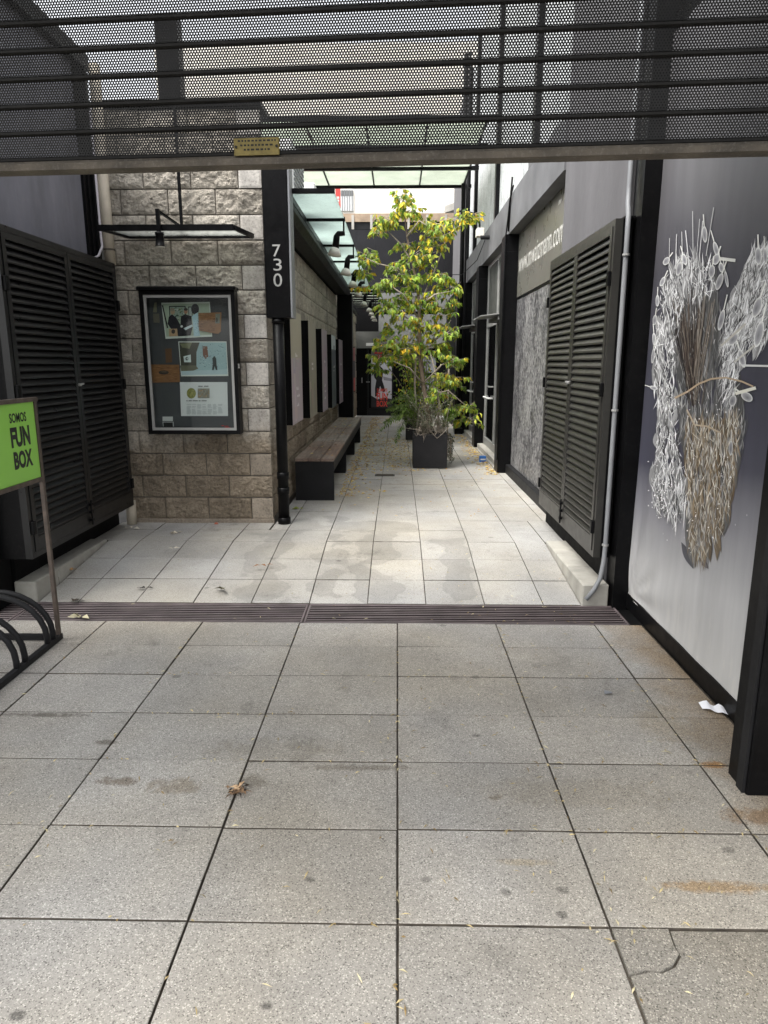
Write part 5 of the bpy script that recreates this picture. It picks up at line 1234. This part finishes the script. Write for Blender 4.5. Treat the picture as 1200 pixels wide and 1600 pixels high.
for k in range(9):
    x0 = 0.70 + RT.uniform(0, .02); y0 = 9.46 + RT.uniform(0, .35); pts = [Vector((x0 - .03, y0, .60)), Vector((x0 + .02, y0, .58))]
    zz = .58
    while zz > RT.uniform(.2, .34): zz -= .05; pts.append(Vector((x0 + .02 + RT.gauss(.012, .014), y0 + RT.gauss(0, .015), zz)))
    ist.tube(pts, .0025, 4, False)
    for p_ in pts[1:]:
        for q in range(4): im.add(leaf_pts(p_ + Vector((RT.gauss(0, .012), RT.gauss(0, .012), RT.gauss(0, .015))), Vector((RT.gauss(.6, .5), RT.gauss(0, .6), -.7)), Vector((1, 0, 0)), RT.uniform(.022, .04), .024), LF, lin(RT.choice(IC)))
ist.obj('stems', 'bark', ivy); im.obj('foliage', 'leaf', ivy, kind='stuff')
dryv = thing('dry_vines', 'tangle of dry pale vines drooping over the front rim of the planter', 'dry vines', (0.45, 9.44, 0.5))
dm = MB()
for k in range(6):
    x0 = RT.uniform(.26, .60); x1 = x0 + RT.uniform(-.05, .16); y_ = 9.45 - RT.uniform(.004, .02); dz = RT.uniform(.02, .13)
    dm.tube([(x0, 9.50, .60), (x0 + .01, y_, .615), ((x0 + x1) / 2, y_ - .01, .61 - dz), (x1, y_, .615), (x1 + .01, 9.50, .60)], .003, 4, False)
for k in range(18):
    x0 = RT.uniform(.28, .66); y_ = RT.uniform(9.46, 9.7); dm.tube([(x0, y_, .59), (x0 + RT.gauss(0, .05), y_ + RT.gauss(0, .04), .66), (x0 + RT.gauss(0, .10), y_ + RT.gauss(0, .06), .60 + RT.uniform(0, .16))], .003, 4, False)
dm.obj('stems', 'twig_pale', dryv)
stk = MB().tube([(0.775, 10.6, PZ), (0.78, 10.6, 1.65)], .012, 8).obj('garden_stake', 'twig_pale', smooth=True); tag(stk, 'pale upright stake standing behind the planter', 'stake')
bush = thing('leafy_shrub', 'green shrub growing in the second planter behind the tree', 'shrub', (0.4, 13.2, 0.58))
sm = MB(); sst = MB()
for k in range(60):
    a = Vector((RT.uniform(.25, .55), RT.uniform(13.1, 13.4), .58)); t = Vector((RT.gauss(.42, .28), RT.gauss(13.25, .22), RT.uniform(.75, 2.2))); sst.tube([a, a.lerp(t, .5) + Vector((0, 0, .08)), t], [.01, .007, .003], 5, False)
    for q in range(26):
        p_ = a.lerp(t, RT.uniform(.35, 1.05)) + Vector((RT.gauss(0, .05), RT.gauss(0, .05), RT.gauss(0, .05)))
        sm.add(leaf_pts(p_, Vector((RT.gauss(0, .6), RT.gauss(0, .6), -RT.uniform(.2, 1))), Vector((0, -1, .5)), RT.uniform(.05, .08), .032), LF, lc(.15))
sst.obj('stems', 'bark', bush); sm.obj('foliage', 'leaf', bush, kind='stuff')

# ------------------------------------------------------------------ litter
LT = random.Random(21)
DRY = [(216, 184, 100), (200, 160, 84), (222, 200, 130), (172, 130, 76), (214, 184, 70), (150, 112, 70)]
lm = MB()
def floor_z(y): return 0.0 if y < 4.3 else (PZ * (y - 4.304) / ramp_len if y < 5.47 else PZ)
def drop(mb, x, y, L, w, cols, lift=.004):
    a = LT.uniform(0, 6.28); d = Vector((math.cos(a), math.sin(a), LT.uniform(-.1, .15)))
    mb.add(leaf_pts(Vector((x, y, floor_z(y) + lift + LT.uniform(0, .008))), d, Vector((LT.gauss(0, .2), LT.gauss(0, .2), 1)), L, w, LT.uniform(-.2, .3)), LF, lin(shade(LT.choice(cols), LT.uniform(.8, 1.1))))
for k in range(900): y_ = LT.uniform(7.4, 18.5); drop(lm, -0.60 + abs(LT.gauss(0, .16)) - .06, y_, LT.uniform(.03, .07), .022, DRY)
for k in range(600): drop(lm, LT.gauss(0.02, .24), LT.uniform(9.2, 13.5), LT.uniform(.03, .065), .02, DRY)
for k in range(420): drop(lm, 1.33 - abs(LT.gauss(0, .10)), LT.uniform(8.9, 14), LT.uniform(.03, .065), .022, DRY)
for k in range(260): drop(lm, LT.uniform(-1.0, 1.3), LT.uniform(6.4, 18.5), LT.uniform(.02, .05), .015, DRY)
for k in range(40): drop(lm, LT.uniform(-1.05, -.7), LT.uniform(7.3, 12.6), LT.uniform(.03, .06), .022, DRY, lift=bt_ - PZ + .003)
tag(lm.obj('fallen_leaves', 'litter', kind='stuff'), 'yellow dry leaves scattered over the passage floor', 'leaves')
hm = MB(); HAY = [(196, 178, 132), (168, 150, 106), (206, 194, 156), (140, 118, 78)]
for k in range(460):
    y_ = LT.uniform(1.25, 5.3); x_ = LT.gauss(0.75, .55) if k % 3 else LT.uniform(-1.8, 1.4)
    if x_ > 1.22: continue
    drop(hm, x_, y_, LT.uniform(.012, .040), LT.uniform(.003, .0065), HAY, .002)
for k in range(260):   # bits lodged in the joints
    if k % 2: x_ = LT.choice(NX[4:]) + LT.gauss(0, .004); y_ = LT.uniform(1.2, 3.9)
    else: y_ = LT.choice(NY[7:13]) + LT.gauss(0, .004); x_ = LT.uniform(-1.4, 1.4)
    drop(hm, x_, y_, LT.uniform(.012, .034), .0065, HAY, -.001)
tag(hm.obj('straw_bits', 'litter', kind='stuff'), 'pale straw-like bits scattered over the near slabs', 'litter')
def big_leaf(px, py, lab, col, sc=.09):
    c = atZ(px, py, 0.0); c = atZ(px, py, floor_z(c.y)); m = MB(); rr_ = random.Random(int(px))
    for k in range(rr_.randint(2, 4)):
        d = Vector((rr_.uniform(-1, 1), rr_.uniform(-.5, .5), rr_.uniform(0, .12)))
        m.add(leaf_pts(c + Vector((rr_.gauss(0, .02), rr_.gauss(0, .015), .006)), d, Vector((rr_.gauss(0, .3), rr_.gauss(0, .3), 1)), sc * rr_.uniform(.7, 1.1), sc * .5, .10), LF, lin(shade(col, rr_.uniform(.8, 1.1))))
    tag(m.obj('fallen_leaf', 'litter'), lab, 'leaf', 'single fallen leaves near the grate')
big_leaf(124, 940, 'curled dark leaf at the left end of the drain grate', (64, 56, 48), .09)
big_leaf(122, 966, 'crumpled pale green leaf lying on the drain grate', (176, 170, 140), .07)
big_leaf(354, 923, 'dark dry leaf on the ramp in front of the block wall', (84, 80, 58), .10)
big_leaf(220, 920, 'small black leaf on the ramp left of centre', (40, 36, 34), .05)
big_leaf(113, 893, 'crisp tan leaf beside the left kerb', (190, 150, 104), .08)
big_leaf(205, 826, 'white scrap of leaf at the foot of the cream pipe', (206, 198, 184), .07)
big_leaf(268, 833, 'pale dry leaf below the display case', (200, 190, 172), .08)
big_leaf(271, 857, 'pale dry leaf on the floor in front of the block wall', (200, 192, 176), .06)
big_leaf(415, 884, 'orange-brown leaf on the damp ramp joint', (150, 100, 56), .06)
big_leaf(467, 795, 'green-yellow leaf near the foot of the bench', (140, 150, 70), .07)
big_leaf(335, 820, 'reddish leaf lying against the block wall foot', (170, 96, 76), .06)
cl = MB(); c0 = atZ(370, 1238, 0)
for k in range(44):
    d = Vector((LT.gauss(0, 1), LT.gauss(0, .8), LT.uniform(0, .12))); cl.add(leaf_pts(c0 + Vector((LT.gauss(0, .018), LT.gauss(0, .015), .004 + LT.uniform(0, .012))), d, Vector((LT.gauss(0, .4), LT.gauss(0, .4), 1)), LT.uniform(.02, .045), LT.uniform(.006, .014), .2), LF, lin(LT.choice([(92, 72, 54), (140, 112, 84), (60, 48, 38), (190, 160, 126)])))
tag(cl.obj('leaf_clump', 'litter'), 'small clump of dry brown leaves caught in a slab joint', 'leaves')
c0 = atZ(1118, 1111, 0); m = MB(); g_ = []
for j in range(4):
    for i in range(9):
        u = i / 8; v = j / 3; g_.append((c0.x - .055 + u * .11 , c0.y + .035 - u * .075 + (v - .5) * .045, .004 + .022 * math.sin(u * 7) ** 2 * (.4 + .6 * v) + .008 * v))
m.add(g_, [(j * 9 + i, j * 9 + i + 1, j * 9 + i + 10, j * 9 + i + 9) for j in range(3) for i in range(8)])
tag(m.obj('paper_scrap', 'paper', smooth=True), 'crumpled white paper scrap at the foot of the banner', 'paper')
c0 = atZ(950, 1084, 0); m = MB(); m.add([(c0.x - .02, c0.y - .012, .004), (c0.x + .018, c0.y - .014, .012), (c0.x + .02, c0.y + .014, .004), (c0.x - .016, c0.y + .012, .014)], [(0, 1, 2), (0, 2, 3)])
tag(m.obj('wrapper_scrap', 'conduit'), 'tiny blue-grey wrapper scrap on the near slabs', 'litter')
c0 = atZ(776, 722, PZ)
bbx = MB().bbox(1.33 - .10, 1.33, c0.y, c0.y + .07, PZ, PZ + .09, .008).obj('blue_box', 'blue'); tag(bbx, 'small blue plastic box on the floor beside the nearest right post', 'box')
MB().box(1.335 - .09, 1.32, c0.y - .002, c0.y - .0005, PZ + .03, PZ + .05).obj('label_strip', 'white', bbx)
